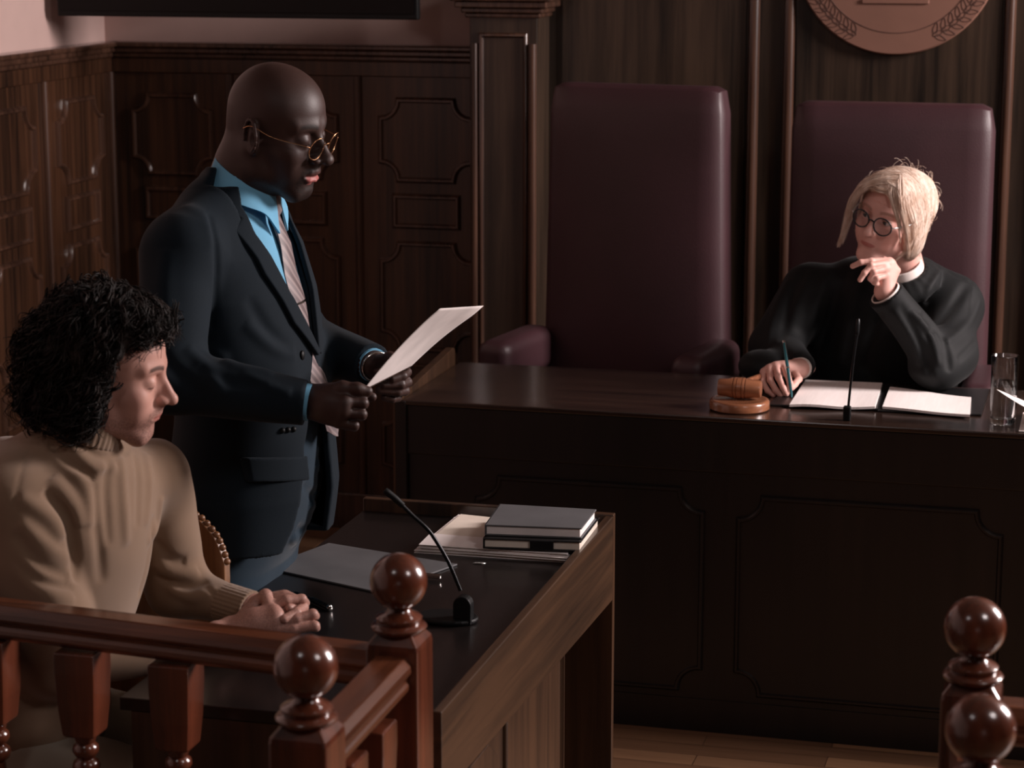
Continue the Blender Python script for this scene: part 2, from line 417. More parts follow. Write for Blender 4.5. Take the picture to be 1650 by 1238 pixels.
# ------------------------------------------------------------------ railings
def post_parts(root):
    """square newel post with a turned ball; built at the origin, ball centre at z = 1.05"""
    bm = new_bm(); s = .040
    ring = lambda z, e: [bm.verts.new((x * e, y * e, z)) for x, y in ((-1,-1),(1,-1),(1,1),(-1,1))]
    rings = [ring(z, e) for z, e in ((0, s), (.955, s), (.962, s * .97), (.978, s * .66), (.979, s * .4))]
    bm.faces.new(rings[0][::-1]); bm.faces.new(rings[-1])
    for A, B in zip(rings, rings[1:]):
        for i in range(4): bm.faces.new([A[i], A[(i+1) % 4], B[(i+1) % 4], B[i]])
    a = link('post', bm, M['wood_post'], bevel=.004)
    a.parent = root
    bm = new_bm()
    prof = [(.018, .974), (.035, .974), (.0405, .979), (.0415, .983), (.038, .987), (.032, .9885), (.0335, .992), (.0345, .996), (.030, 1.000), (.022, 1.003), (.0175, 1.007), (.0165, 1.011), (.019, 1.0135)]
    r = .0425
    for k in range(1, 26):
        t = -math.radians(62) + (PI/2 + math.radians(62)) * k / 25
        prof.append((max(.0003, r * math.cos(t)), 1.05 + r * math.sin(t)))
    lathe(bm, prof, seg=48); b = link('ball_finial', bm, M['wood_post'], smooth=True); b.parent = root
PL = {'a': (-.990, 2.68), 'b': (-.993, 3.085), 'c': (-.163, 3.075), 'd': (-.130, 2.668)}
posts = {
 'a': 'ball-topped newel post nearest the camera on the left railing',
 'b': 'ball-topped newel post at the corner between left railing and desk',
 'c': 'ball-topped newel post at lower right, the farther one with its collar in view',
 'd': 'ball-topped newel post at lower right, the nearer one cut by the frame bottom'}
first = None
for k, (x, y) in PL.items():
    if first is None:
        first = thing('newel_post', (x, y, 0), posts[k], 'post', 'ball-topped railing posts'); post_parts(first); r = first
    else: r = copy_tree(first)
    r.location = (x, y, 0); r['label'] = posts[k]
first.location = (*PL['a'], .018)
bpy.data.objects[first.name].location = (PL['a'][0], PL['a'][1], 0)

def rail(name_mat, p, q, label, zt=.948, w=.062):
    """moulded handrail from p to q (plan points), top at zt"""
    p = Vector((*p, 0)); q = Vector((*q, 0)); t = (q - p).normalized(); s = Vector((-t.y, t.x, 0))
    prof = [(-.5, -.012), (-.36, 0), (.36, 0), (.5, -.012), (.52, -.022), (.44, -.028), (.40, -.034), (.46, -.040), (.46, -.048), (.36, -.056), (-.36, -.056), (-.46, -.048), (-.46, -.040), (-.40, -.034), (-.44, -.028), (-.52, -.022)]
    bm = new_bm(); prism(bm, [p + s * (a * w) + Vector((0, 0, zt + z)) for a, z in prof], q - p)
    o = link('handrail', bm, name_mat, bevel=.002)
    return tag(o, label, 'handrail')
ra = ((-2.95, 3.30), (-1.033, 3.092))
rail(M['wood_railx'], *ra, 'long moulded wooden handrail crossing in front of the seated man', .944, .056)
rail(M['wood_raily'], (-.990, 2.72), (-.993, 3.045), 'short wooden handrail joining the two left ball-topped posts')
rail(M['wood_raily'], (-.132, 2.708), (-.161, 3.035), 'short wooden handrail between the two right posts')
rail(M['wood_railx'], (-.123, 3.075), (1.6, 3.075), 'wooden handrail running off to the right from the far right post')
rail(M['wood_railx'], (-1.025, 2.62), (-2.95, 2.62), 'wooden lower rail out of frame', .948) if False else None

def baluster_parts(root):
    bm = new_bm()
    R4 = lambda z, e: [bm.verts.new((x * e, y * e, z)) for x, y in ((-1,-1),(1,-1),(1,1),(-1,1))]
    rs = [R4(z, e) for z, e in ((.884, .0335), (.85, .0335), (.79, .031), (.745, .0265), (.742, .022))]
    bm.faces.new(rs[-1][::-1]); bm.faces.new(rs[0])
    for A, B in zip(rs, rs[1:]):
        for i in range(4): bm.faces.new([A[i], A[(i+1) % 4], B[(i+1) % 4], B[i]])
    link('upper_block', bm, M['wood_post'], bevel=.003).parent = root
    bm = new_bm()
    lathe(bm, [(.017, .30), (.022, .31), (.018, .33), (.017, .36), (.024, .42), (.028, .50), (.022, .60), (.014, .66), (.013, .675), (.020, .682), (.0225, .690), (.020, .698), (.0135, .703), (.018, .709), (.0215, .716), (.020, .724), (.0145, .729), (.017, .735), (.019, .743)], seg=28)
    link('turned_shaft', bm, M['wood_post'], smooth=True).parent = root
    bm = new_bm(); box(bm, (-.03, -.03, .06), (.03, .03, .301)); link('lower_block', bm, M['wood_post'], bevel=.003).parent = root
first = None
bal = [(-1.862, 'leftmost turned baluster, partly cut by the left frame edge'), (-1.697, 'turned baluster under the long handrail, second from the left'), (-1.533, 'turned baluster under the long handrail, just left of the near ball post'), (-1.368, 'turned baluster mostly hidden behind the near ball post')]
def rail_y(x): return ra[0][1] + (x - ra[0][0]) / (ra[1][0] - ra[0][0]) * (ra[1][1] - ra[0][1])
spots = [(x, rail_y(x), l) for x, l in bal] + [(-.991, 2.80, 'turned baluster under the short left rail, nearer of two'), (-.991, 2.93, 'turned baluster under the short left rail, farther of two')]
spots += [(.02, 3.075, 'turned baluster under the right handrail at the frame edge')]
for x, y, l in spots:
    if first is None:
        first = thing('baluster', (x, y, 0), l, 'baluster', 'turned wooden balusters'); baluster_parts(first); r = first
    else: r = copy_tree(first)
    r.location = (x, y, 0); r['label'] = l
bm = new_bm(); p, q = Vector((*ra[0], 0)), Vector((*ra[1], 0)); prism(bm, [p + Vector((0, -.035, 0)), p + Vector((0, .035, 0)), p + Vector((0, .035, .06)), p + Vector((0, -.035, .06))], q - p)
tag(link('bottom_rail', bm, M['wood_railx'], bevel=.003), 'wooden base rail carrying the balusters of the left railing', 'rail')
bm = new_bm(); box(bm, (-1.01, 2.72, 0), (-.97, 3.045, .06)); tag(link('bottom_rail', bm, M['wood_raily'], bevel=.003), 'short base rail between the two left ball posts', 'rail')
bm = new_bm(); box(bm, (-.123, 3.05, 0), (1.6, 3.10, .06)); tag(link('bottom_rail', bm, M['wood_railx'], bevel=.003), 'base rail of the right railing behind the near right post', 'rail')

# ------------------------------------------------------------------ high-backed leather chairs
def soft_box(bm, cx, cy, cz, wx, wy, wz, r, taper=1.0, bulge=0.0, n=14):
    """rounded upholstered slab; width scales to taper at the top, front bulges"""
    from_ = []
    m = n
    verts = {}
    bmt = bmesh.new(); bmesh.ops.create_cube(bmt, size=2.0)
    bmesh.ops.subdivide_edges(bmt, edges=bmt.edges[:], cuts=m, use_grid_fill=True)
    for v in bmt.verts:
        h = Vector((wx / 2, wy / 2, wz / 2)); p = Vector((v.co.x * h.x, v.co.y * h.y, v.co.z * h.z))
        q = Vector([max(-h[i] + r, min(h[i] - r, p[i])) for i in range(3)])
        dd = p - q
        if dd.length > 1e-6: p = q + dd.normalized() * r
        u = p.x / h.x; w_ = p.z / h.z
        if p.y < 0: p.y -= bulge * max(0, 1 - u * u) * max(0, 1 - w_ * w_)
        p.x *= 1 + (taper - 1) * (w_ + 1) / 2
        v.co = p + Vector((cx, cy, cz))
    me = bpy.data.meshes.new('t'); bmt.to_mesh(me); bmt.free(); bm.from_mesh(me); bpy.data.meshes.remove(me)
def throne(name_label, X, Y, wx, ztop, tp, seat=.50, arm=.875, rot=0):
    t = thing('judge_chair', (X, Y, 0), name_label, 'chair', 'high-backed oxblood leather chairs behind the bench')
    bm = new_bm(); soft_box(bm, X, Y, (ztop + .42) / 2, wx, .11, ztop - .42, .040, tp, .034); link('backrest', bm, M['leather'], t, smooth=True)
    bm = new_bm(); tube(bm, [(X - wx*.5*tp + .03, Y - .046, ztop - .022), (X, Y - .046, ztop - .022), (X + wx*.5*tp - .03, Y - .046, ztop - .022)], .003, 6); bm.free()
    bm = new_bm(); soft_box(bm, X, Y - .27, seat - .06, wx * .98, .5, .14, .04); link('seat', bm, M['leather'], t, smooth=True)
    for s in (-1, 1):
        bm = new_bm(); soft_box(bm, X + s * (wx/2 - .002), Y - .22, arm - .06, .10, .34, .13, .035); a = link('armrest', bm, M['leather'], t, smooth=True)
        bm = new_bm(); box(bm, (X + s * (wx/2 - .002) - .025, Y - .36, .0), (X + s * (wx/2 - .002) + .025, Y - .10, arm - .11)); link('arm_support', bm, M['wood_trim'], t, bevel=.004)
    for sx in (-1, 1):
        bm = new_bm(); box(bm, (X + sx * wx*.42 - .025, Y - .02, 0), (X + sx * wx*.42 + .025, Y + .03, .46)); link('leg', bm, M['wood_trim'], t, bevel=.004)
        bm = new_bm(); box(bm, (X + sx * wx*.36 - .025, Y - .48, 0), (X + sx * wx*.36 + .025, Y - .43, seat - .12)); link('leg', bm, M['wood_trim'], t, bevel=.004)
    return t
ch1 = throne('empty high-backed oxblood leather chair left of the judge', -1.325, 6.38, .575, 1.545, .905, arm=.845)
ch1.rotation_euler.z = math.radians(-9)
throne('high-backed oxblood leather chair the judge sits in', -.615, 6.38, .56, 1.508, .985, arm=.80)
# ------------------------------------------------------------------ things on the bench
def on(x, y, z): return at(x, y, Z=z)
def rotz(p, c, a): 
    x, y = p[0] - c[0], p[1] - c[1]
    return (c[0] + x * math.cos(a) - y * math.sin(a), c[1] + x * math.sin(a) + y * math.cos(a), p[2] if len(p) > 2 else 0)
T = BZ
sb = thing('sounding_block', (-.886, 5.515, T), 'round wooden sounding block under the gavel at the bench edge', 'sounding block')
bm = new_bm(); lathe(bm, [(.001, T), (.070, T), (.0745, T + .004), (.0745, T + .020), (.071, T + .025), (.066, T + .0265), (.063, T + .0255), (.001, T + .0255)], (-.886, 5.515, 0), 56, cap=False)
link('block', bm, M['gavel'], sb, smooth=True)
gz = T + .0262 + .0265
gv = thing('gavel', (-.886, 5.515, T + .026), 'brown turned wooden gavel lying on its round block', 'gavel')
bm = new_bm()
L = .053
prof = [(.0005, -L), (.020, -L), (.0215, -L + .003), (.0225, -.030), (.0255, -.018), (.0255, -.0165), (.0235, -.0155), (.0235, -.0145), (.0262, -.013), (.0266, -.008), (.0245, -.0072), (.0245, -.0062), (.0266, -.005), (.0266, .005), (.0245, .0062), (.0245, .0072), (.0266, .008), (.0262, .013), (.0235, .0145), (.0235, .0155), (.0255, .0165), (.0255, .018), (.0225, .030), (.0215, L - .003), (.020, L), (.0005, L)]
lathe(bm, prof, (-.886, 5.515, gz), 40, 'X', cap=False)
link('gavel_head', bm, M['gavel'], gv, smooth=True)
bm = new_bm(); hp = [(-.884, 5.530, gz + .008), (-.878, 5.60, gz + .004), (-.868, 5.70, gz - .008), (-.862, 5.76, gz - .018)]
tube(bm, catmull(hp, 4), [.0085, .008, .007, .006, .006, .0065, .007, .008, .009, .0095, .010, .010, .008][:13], 12); link('gavel_handle', bm, M['gavel'], gv, smooth=True)

def sheet(bm, c00, c10, c11, c01, th, nx=10, ny=10, f=None):
    """thin solid sheet between four corners with an optional lift function f(u,v)"""
    c00, c10, c11, c01 = [np.array(c, float) for c in (c00, c10, c11, c01)]
    g = []
    for s in (0, 1):
        gg = []
        for j in range(ny + 1):
            row = []
            for i in range(nx + 1):
                u, v = i / nx, j / ny
                p = (c00*(1-u) + c10*u)*(1-v) + (c01*(1-u) + c11*u)*v
                if f is not None: p = p + np.array(f(u, v))
                p = p + np.array([0, 0, th * s]); row.append(bm.verts.new(p))
            gg.append(row)
        g.append(gg)
    for j in range(ny):
        for i in range(nx):
            a, b = g
            bm.faces.new([a[j][i], a[j+1][i], a[j+1][i+1], a[j][i+1]]); bm.faces.new([b[j][i], b[j][i+1], b[j+1][i+1], b[j+1][i]])
    for j in range(ny):
        for i in (0, nx): bm.faces.new([g[0][j][i], g[0][j+1][i], g[1][j+1][i], g[1][j][i]])
    for i in range(nx):
        for j in (0, ny): bm.faces.new([g[0][j][i], g[1][j][i], g[1][j][i+1], g[0][j][i+1]])
# open black folder with two paper blocks
ff = thing('document_folder', (-.56, 5.72, T), 'open black leather folder lying before the judge', 'folder')
for a, b in ((-.822, -.560), (-.552, -.302)):
    bm = new_bm(); sheet(bm, (a, 5.565, T + .0005), (b, 5.58, T + .0005), (b, 5.90, T + .0005), (a + .02, 5.88, T + .0005), .005, 1, 1)
    link('cover', bm, M['black_leather'], ff, bevel=.0015)
bm = new_bm(); box(bm, (-.566, 5.575, T + .0005), (-.546, 5.89, T + .007)); link('spine', bm, M['black_leather'], ff, bevel=.002)
m, nt, b = new_mat('printed_paper')
v = coords(nt); wv = nd(nt, 'ShaderNodeTexWave', Scale=22.0); wv.bands_direction = 'Y'; wv.inputs['Distortion'].default_value = 0
nt.links.new(v, wv.inputs['Vector'])
n1 = nd(nt, 'ShaderNodeTexNoise', Scale=1.0, Detail=3.0); nt.links.new(coords(nt, (160, 8, 1)), n1.inputs['Vector'])
a1 = ramp(nt, wv.outputs['Fac'], [(0.78, (0, 0, 0, 1)), (0.9, (1, 1, 1, 1))]); a2 = ramp(nt, n1.outputs['Fac'], [(0.42, (0, 0, 0, 1)), (0.5, (1, 1, 1, 1))])
mu = nt.nodes.new('ShaderNodeMix'); mu.data_type = 'RGBA'; mu.blend_type = 'MULTIPLY'; mu.inputs['Factor'].default_value = 1
nt.links.new(a1, mu.inputs['A']); nt.links.new(a2, mu.inputs['B'])
m2 = nt.nodes.new('ShaderNodeMix'); m2.data_type = 'RGBA'; m2.inputs['A'].default_value = lin((244, 236, 233)); m2.inputs['B'].default_value = lin((230, 220, 216))
nt.links.new(mu.outputs['Result'], m2.inputs['Factor']); nt.links.new(m2.outputs['Result'], b.inputs['Base Color']); b.inputs['Roughness'].default_value = .75
M['printed'] = m
P1 = [on(1272, 652, T + .012), on(1410, 656, T + .012), on(1422, 617, T + .012), on(1298, 612, T + .012)]
bm = new_bm(); sheet(bm, *[p - [0, 0, .006] for p in P1], .006, 12, 6, lambda u, v: (0, 0, .0022 * math.sin(u * 7) * (1 - v)))
tag(link('paper_stack', bm, M['printed']), 'left stack of printed pages in the open black folder under the pen', 'papers', 'page stacks in the judge folder')
P2 = [on(1422, 656, T + .012), on(1563, 668, T + .012), on(1565, 640, T + .012), on(1434, 624, T + .012)]
bm = new_bm(); sheet(bm, *[p - [0, 0, .006] for p in P2], .006, 12, 6, lambda u, v: (0, 0, .0015 * math.sin(u * 5 + 1)))
tag(link('paper_stack', bm, M['printed']), 'right stack of pages in the open black folder beside the elbow', 'papers', 'page stacks in the judge folder')

# gooseneck microphone on the bench
mic = thing('bench_microphone', (-.612, 5.448, T), 'slim gooseneck microphone standing at the bench edge before the judge', 'microphone')
bm = new_bm(); box(bm, (-.622, 5.440, T), (-.604, 5.458, T + .036)); link('base', bm, M['black_plastic'], mic, bevel=.003)
a = at(1366, 664, Y=5.449); b_ = at(1374, 590, Y=5.455); c = at(1381, 540, Y=5.47)
bm = new_bm(); tube(bm, catmull([a, b_, c], 8), .0032, 8); link('gooseneck', bm, M['black_metal'], mic, smooth=True)
d_ = at(1383, 514, Y=5.48); bm = new_bm(); tube(bm, catmull([c, c * .6 + d_ * .4, d_], 3), [.0045, .0052, .0055, .0055, .0055, .0052, .0035], 12); link('capsule', bm, M['black_metal'], mic, smooth=True)

# water glass
m, nt, b = new_mat('clear_glass'); b.inputs['Transmission Weight'].default_value = 1; b.inputs['Roughness'].default_value = 0.02; b.inputs['IOR'].default_value = 1.45; b.inputs['Base Color'].default_value = (.97, .98, .98, 1)
M['glass'] = m
m, nt, b = new_mat('water'); b.inputs['Transmission Weight'].default_value = 1; b.inputs['Roughness'].default_value = 0.0; b.inputs['IOR'].default_value = 1.33
M['water'] = m
g0 = Vector((-.2475, 5.515, T)); gl = thing('water_glass', g0, 'tall clear drinking glass half full of water at the right end', 'glass')
bm = new_bm(); lathe(bm, [(.0005, T + .001), (.029, T + .001), (.0305, T + .004), (.0325, T + .165), (.0322, T + .1665), (.0308, T + .165), (.0288, T + .020), (.026, T + .014), (.0005, T + .013)], (g0.x, g0.y, 0), 48, cap=False)
link('glass_wall', bm, M['glass'], gl, smooth=True)
bm = new_bm(); lathe(bm, [(.0005, T + .0138), (.0258, T + .0148), (.0284, T + .021), (.0297, T + .092), (.0005, T + .0905)], (g0.x, g0.y, 0), 48, cap=False)
link('water', bm, M['water'], gl, smooth=True)
# curled sheets beside the glass
k0 = on(1655, 672, T + .001)
bm = new_bm(); sheet(bm, (at(1606, 628, Y=5.436)[0], 5.436, T + .004), (.02, 5.432, T + .004), (.02, 5.66, T + .004), (-.160, 5.66, T + .004), .0008, 20, 10, lambda u, v: (0, 0, (at(1606, 628, Y=5.436)[2] - T - .004) * (1 - u) ** 2.0 * (1 - v) ** .9))
tag(link('loose_sheet', bm, M['paper']), 'white sheet with its corner curling up in front of the glass', 'paper')
bm = new_bm(); sheet(bm, (-.205, 5.425, T + .001), (.03, 5.425, T + .001), (.03, 5.64, T + .001), (-.205, 5.64, T + .001), .002, 4, 4)
tag(link('paper_stack', bm, M['paper']), 'flat sheets under the curling page at the right frame edge', 'papers')

# ------------------------------------------------------------------ things on the counsel desk
T2 = DT
q = [on(425, 917, T2), on(608, 957, T2), on(737, 912, T2), on(530, 878, T2)]
bm = new_bm(); sheet(bm, *[p + [0, 0, .0005] for p in q], .0035, 6, 6)
tag(link('grey_folder', bm, M['grey_card'], bevel=.0008), 'closed grey card folder lying flat on the dark desk', 'folder')
# small clip-like stand / lighter beside folder
pc = on(698, 931, T2 + .005)
bm = new_bm(); box(bm, (pc[0] - .016, pc[1] - .006, T2 + .004), (pc[0] + .016, pc[1] + .006, T2 + .012)); o = link('usb_stick', bm, M['chrome'], bevel=.002)
tag(o, 'small silver metal clip lying on the grey folder', 'clip')
# pen
pa, pb = on(474, 954, T2 + .006), on(533, 981, T2 + .006)
pn = thing('ballpoint_pen', pa, 'dark ballpoint pen lying on the desk beyond the clasped hands', 'pen')
pa, pb = Vector(pa), Vector(pb)
bm = new_bm(); tube(bm, [pa + (pb - pa) * t for t in (0, .08, .5, .94)], [.0012, .0035, .0048, .0048], 14); link('barrel', bm, M['black_metal'], pn, smooth=True)
bm = new_bm(); tube(bm, [pa + (pb - pa) * t for t in (.935, .95, .985, 1.0)], [.0052, .0055, .0055, .003], 14); link('cap_end', bm, M['chrome'], pn, smooth=True)
bm = new_bm(); tube(bm, [pa + (pb - pa) * t + Vector((0, 0, .0058)) for t in (.5, .7, .95)], .0011, 6); link('pocket_clip', bm, M['chrome'], pn, smooth=True)
# folders with papers, books
def slab(name, corners, z0, th, m, parent=None, bev=.001):
    bm = new_bm(); prism(bm, [(c[0], c[1], z0) for c in corners], (0, 0, th)); return link(name, bm, m, parent, bevel=bev)
pf = [on(667, 892, T2), on(915, 909, T2), on(958, 862, T2), on(735, 838, T2)]
pf = [np.array(p) for p in pf]; ctr = sum(pf) / 4
def quad(off=(0, 0), s=1.0, a=0.0): return [rotz(tuple(ctr + (p - ctr) * s + np.array([off[0], off[1], 0])), ctr, a) for p in pf]
z = T2 + .0004
for i, (off, a, s, lab) in enumerate((((-.002, .004), .012, 1.0, 'cream paper folder at the bottom of the pile on the desk'), ((.004, -.001), -.018, .98, 'cream paper folder in the middle of the pile on the desk'), ((.002, .002), .008, .965, 'cream open paper folder on top of the pile under the books'))):
    t = thing('paper_folder', (ctr[0], ctr[1], z), lab, 'folder', 'cream folders piled under the books')
    slab('cover', quad(off, s, a), z, .0012, M['paper'], t, 0); z += .0012
    slab('pages', quad(off, s * .95, a), z, .003, M['cream_edge'], t, 0); z += .003
    if i == 2:
        qq = quad(off, s, a)
        bm = new_bm(); c = [np.array((p[0], p[1], z)) for p in qq]
        sheet(bm, c[0], c[1], c[1] * .72 + c[2] * .28, c[0] * .72 + c[3] * .28, .0012, 10, 5, lambda u, v: (0, 0, .004 * v * (1 - .3 * u)))
        link('folded_flap', bm, M['paper'], t)
    else:
        slab('cover', quad(off, s, a), z, .0012, M['paper'], t, 0)
    z += .0016
zb = z + .003
def book(name, lab, corners, z0, th, cov, pages, ct=.0022, band=False):
    c = [np.array(p[:2]) for p in corners]; cc = sum(c) / 4
    t = thing('book', (cc[0], cc[1], z0), lab, 'book', 'hardback notebooks stacked on the desk pile')
    slab('back_cover', [(*p, 0) for p in c], z0, ct, cov, t)
    slab('front_cover', [(*p, 0) for p in c], z0 + th - ct, ct, cov, t)
    ins = [cc + (p - cc) * .965 for p in c]
    slab('page_block', [(*p, 0) for p in ins], z0 + ct, th - 2 * ct, pages, t, .0004)
    u = (c[3] - c[0]) * .02
    bm = new_bm(); prism(bm, [(c[0][0], c[0][1], z0), (c[3][0], c[3][1], z0), (c[3][0] + .003, c[3][1], z0), (c[0][0] + .003, c[0][1], z0)], (0, 0, th)); link('spine', bm, cov, t, bevel=.0006)
    if band:
        a = c[0] * .52 + c[1] * .48; b = c[0] * .28 + c[1] * .72
        n = (c[0] - c[3]) / np.linalg.norm(c[0] - c[3]) * .0015
        bm = new_bm(); prism(bm, [(*(a + n), z0 + .001), (*(b + n), z0 + .001), (*(b - n * 6), z0 + .001), (*(a - n * 6), z0 + .001)], (0, 0, th - .002)); link('clasp_band', bm, cov, t, bevel=.0008)
    return t
zA = zb
bq = [on(778, 884, zA), on(936, 890, zA), on(966, 850, zA), on(812, 838, zA)]
book('b', 'black notebook with cream pages and a clasp band, under the grey book', bq, zA, .021, M['black_leather'], M['cream_edge'], .003, True)
zB = zA + .0215
bq = [on(781, 863, zB), on(937, 869, zB), on(961, 838, zB), on(805, 829, zB)]
book('b', 'dark grey hardback book with white pages on top of the pile', bq, zB, .022, M['grey_card'], M['paper'], .003)
# paper clip
m0 = Vector(on(772, 908, T2 + .0015))
bm = new_bm(); tube(bm, [m0 + Vector((x, y, 0)) for x, y in ((-.012, -.004), (.010, .001), (.014, .005), (.010, .008), (-.008, .004), (-.010, .001), (.006, .004))], .0011, 6)
tag(link('paper_clip', bm, M['chrome'], smooth=True), 'small bright paper clip on the desk in front of the pile', 'paper clip')
# desk microphone
mb = on(715, 1000, T2)
dm = thing('desk_microphone', (-1.11, 3.80, T2), 'black gooseneck microphone on a flat base standing on the dark desk', 'microphone')
bm = new_bm(); c = Vector(on(722, 1000, T2))
sheetpts = [(c.x + .055 * math.cos(t), c.y + .040 * math.sin(t), T2 + .0005) for t in [2*PI*i/28 for i in range(28)]]
prism(bm, sheetpts, (0, 0, .010)); link('base_plate', bm, M['black_plastic'], dm, bevel=.004)
c2 = Vector(on(747, 1005, T2))
bm = new_bm(); 
n_ = 12; w_ = .0165
prism(bm, [(c2.x - w_, c2.y - .012, T2 + .001), (c2.x + w_, c2.y - .012, T2 + .001), (c2.x + w_, c2.y - .012, T2 + .036)] + [(c2.x + w_ * math.cos(PI * i / n_), c2.y - .012, T2 + .036 + w_ * math.sin(PI * i / n_)) for i in range(1, n_)] + [(c2.x - w_, c2.y - .012, T2 + .036)], (0, .022, 0))
link('neck_mount', bm, M['black_plastic'], dm, bevel=.002)
yy = c2.y
g = [at(742, 952, Y=yy), at(722, 905, Y=yy), at(700, 868, Y=yy - .002), at(686, 850, Y=yy - .006), at(664, 830, Y=yy - .012), at(648, 814, Y=yy - .016)]
bm = new_bm(); tube(bm, catmull(g, 6), .0036, 10); link('gooseneck', bm, M['black_metal'], dm, smooth=True)
h = [at(649, 815, Y=yy - .016), at(636, 803, Y=yy - .019), at(620, 790, Y=yy - .023)]
bm = new_bm(); tube(bm, catmull(h, 5), [.0058] * 4 + [.0062] * 6 + [.005], 12); link('capsule', bm, M['black_plastic'], dm, smooth=True)
# ------------------------------------------------------------------ smooth solid modelling (signed distance + surface nets)
A_ = lambda *v: np.array(v, dtype=np.float64)
def unit(v): v = np.array(v, float); return v / np.linalg.norm(v)
class Solid:
    def __init__(s): s.ops = []
    def rc(s, a, b, r1, r2=None, k=0.01, mode='u'):
        a = np.array(a, float); b = np.array(b, float); r2 = r1 if r2 is None else r2
        s.ops.append((mode, k, ('rc', a, b, r1, r2), np.minimum(a, b) - max(r1, r2), np.maximum(a, b) + max(r1, r2))); return s
    def chain(s, pts, rad, k=0.01, mode='u'):
        for i in range(len(pts) - 1): s.rc(pts[i], pts[i+1], rad[i], rad[i+1], k if i == 0 else min(k, max(rad[i], .002) * .8), mode)
        return s
    def el(s, c, r, rot=None, k=0.01, mode='u'):
        c = np.array(c, float); r = np.array(r, float); m = max(r)
        s.ops.append((mode, k, ('el', c, r, rot), c - m, c + m)); return s
    def pl(s, p, n, k=0.004):
        """keep the side of the plane opposite to n"""
        s.ops.append(('i', k, ('pl', np.array(p, float), unit(n)), None, None)); return s
    def fn(s, f, k=0.0, mode='u', lo=None, hi=None):
        s.ops.append((mode, k, ('fn', f), lo, hi)); return s
    def disp(s, f): s.ops.append(('d', 0, ('fn', f), None, None)); return s
    @staticmethod
    def prim(pr, P):
        t = pr[0]
        if t == 'rc':
            _, a, b, r1, r2 = pr; ab = b - a; L = ab @ ab
            if L < 1e-12: return np.linalg.norm(P - a, axis=1) - r1
            h = np.clip(((P - a) @ ab) / L, 0, 1)
            return np.linalg.norm(P - a - h[:, None] * ab, axis=1) - (r1 + (r2 - r1) * h)
        if t == 'el':
            _, c, r, rot = pr; q = P - c
            if rot is not None: q = q @ rot
            k0 = np.linalg.norm(q / r, axis=1); k1 = np.linalg.norm(q / (r * r), axis=1)
            return np.where(k1 > 1e-9, k0 * (k0 - 1) / np.maximum(k1, 1e-9), -min(r))
        if t == 'pl': return (P - pr[1]) @ pr[2]
        return pr[1](P)
    def ev(s, P):
        d = np.full(len(P), 10.0)
        for mode, k, pr, lo, hi in s.ops:
            if mode == 'd': d = d + s.prim(pr, P); continue
            if lo is not None:
                m = np.all((P > lo - k - .03) & (P < hi + k + .03), axis=1)
                if mode == 'u':
                    far = ~m
                    if not m.any():
                        cc = (lo + hi) / 2; rr = np.linalg.norm(hi - lo) / 2
                        d = np.minimum(d, np.maximum(np.linalg.norm(P - cc, axis=1) - rr, .03)); continue
                    if far.any():
                        q = P[far]; e = np.maximum(np.maximum(lo - q, q - hi), 0); dd = np.linalg.norm(e, axis=1)
                        d[far] = np.minimum(d[far], np.maximum(dd, .02))
                if not m.any(): continue
                a = d[m]; b = s.prim(pr, P[m])
            else: m = slice(None); a = d; b = s.prim(pr, P)
            if mode == 'u': v = np.minimum(a, b) - (np.maximum(k - np.abs(a - b), 0) ** 2 / (4 * k) if k > 0 else 0)
            elif mode == 's':
                b = -b; v = np.maximum(a, b) + (np.maximum(k - np.abs(a - b), 0) ** 2 / (4 * k) if k > 0 else 0)
            else: v = np.maximum(a, b) + (np.maximum(k - np.abs(a - b), 0) ** 2 / (4 * k) if k > 0 else 0)
            d[m] = v
        return d
    def bounds(s, pad):
        lo = np.min([o[3] for o in s.ops if o[0] == 'u' and o[3] is not None], axis=0) - pad
        hi = np.max([o[4] for o in s.ops if o[0] == 'u' and o[4] is not None], axis=0) + pad
        return lo, hi
    def mesh(s, h, pad=.012, B=8):
        lo, hi = s.bounds(pad)
        n = np.ceil((hi - lo) / h).astype(int) + 1
        n = ((n + B - 1) // B) * B + 1
        nb = (n - 1) // B
        # coarse test at block centres
        gx, gy, gz = [lo[i] + (np.arange(nb[i]) + .5) * B * h for i in range(3)]
        C = np.stack(np.meshgrid(gx, gy, gz, indexing='ij'), -1).reshape(-1, 3)
        dc = s.ev(C)
        V = np.full(tuple(n), 1.0, dtype=np.float32)
        blk = np.argwhere((np.abs(dc) < B * h * 1.7 + .004).reshape(nb))
        ins = (dc < 0).reshape(nb)
        for b in np.argwhere(ins): V[b[0]*B:b[0]*B+B+1, b[1]*B:b[1]*B+B+1, b[2]*B:b[2]*B+B+1] = -1.0
        off = np.stack(np.meshgrid(*[np.arange(B + 1)] * 3, indexing='ij'), -1).reshape(-1, 3)
        for c0 in range(0, len(blk), 600):
            bb = blk[c0:c0+600]
            I = (bb[:, None, :] * B + off[None]).reshape(-1, 3)
            V[I[:, 0], I[:, 1], I[:, 2]] = s.ev(lo + I * h)
        return s._nets(V, lo, h)
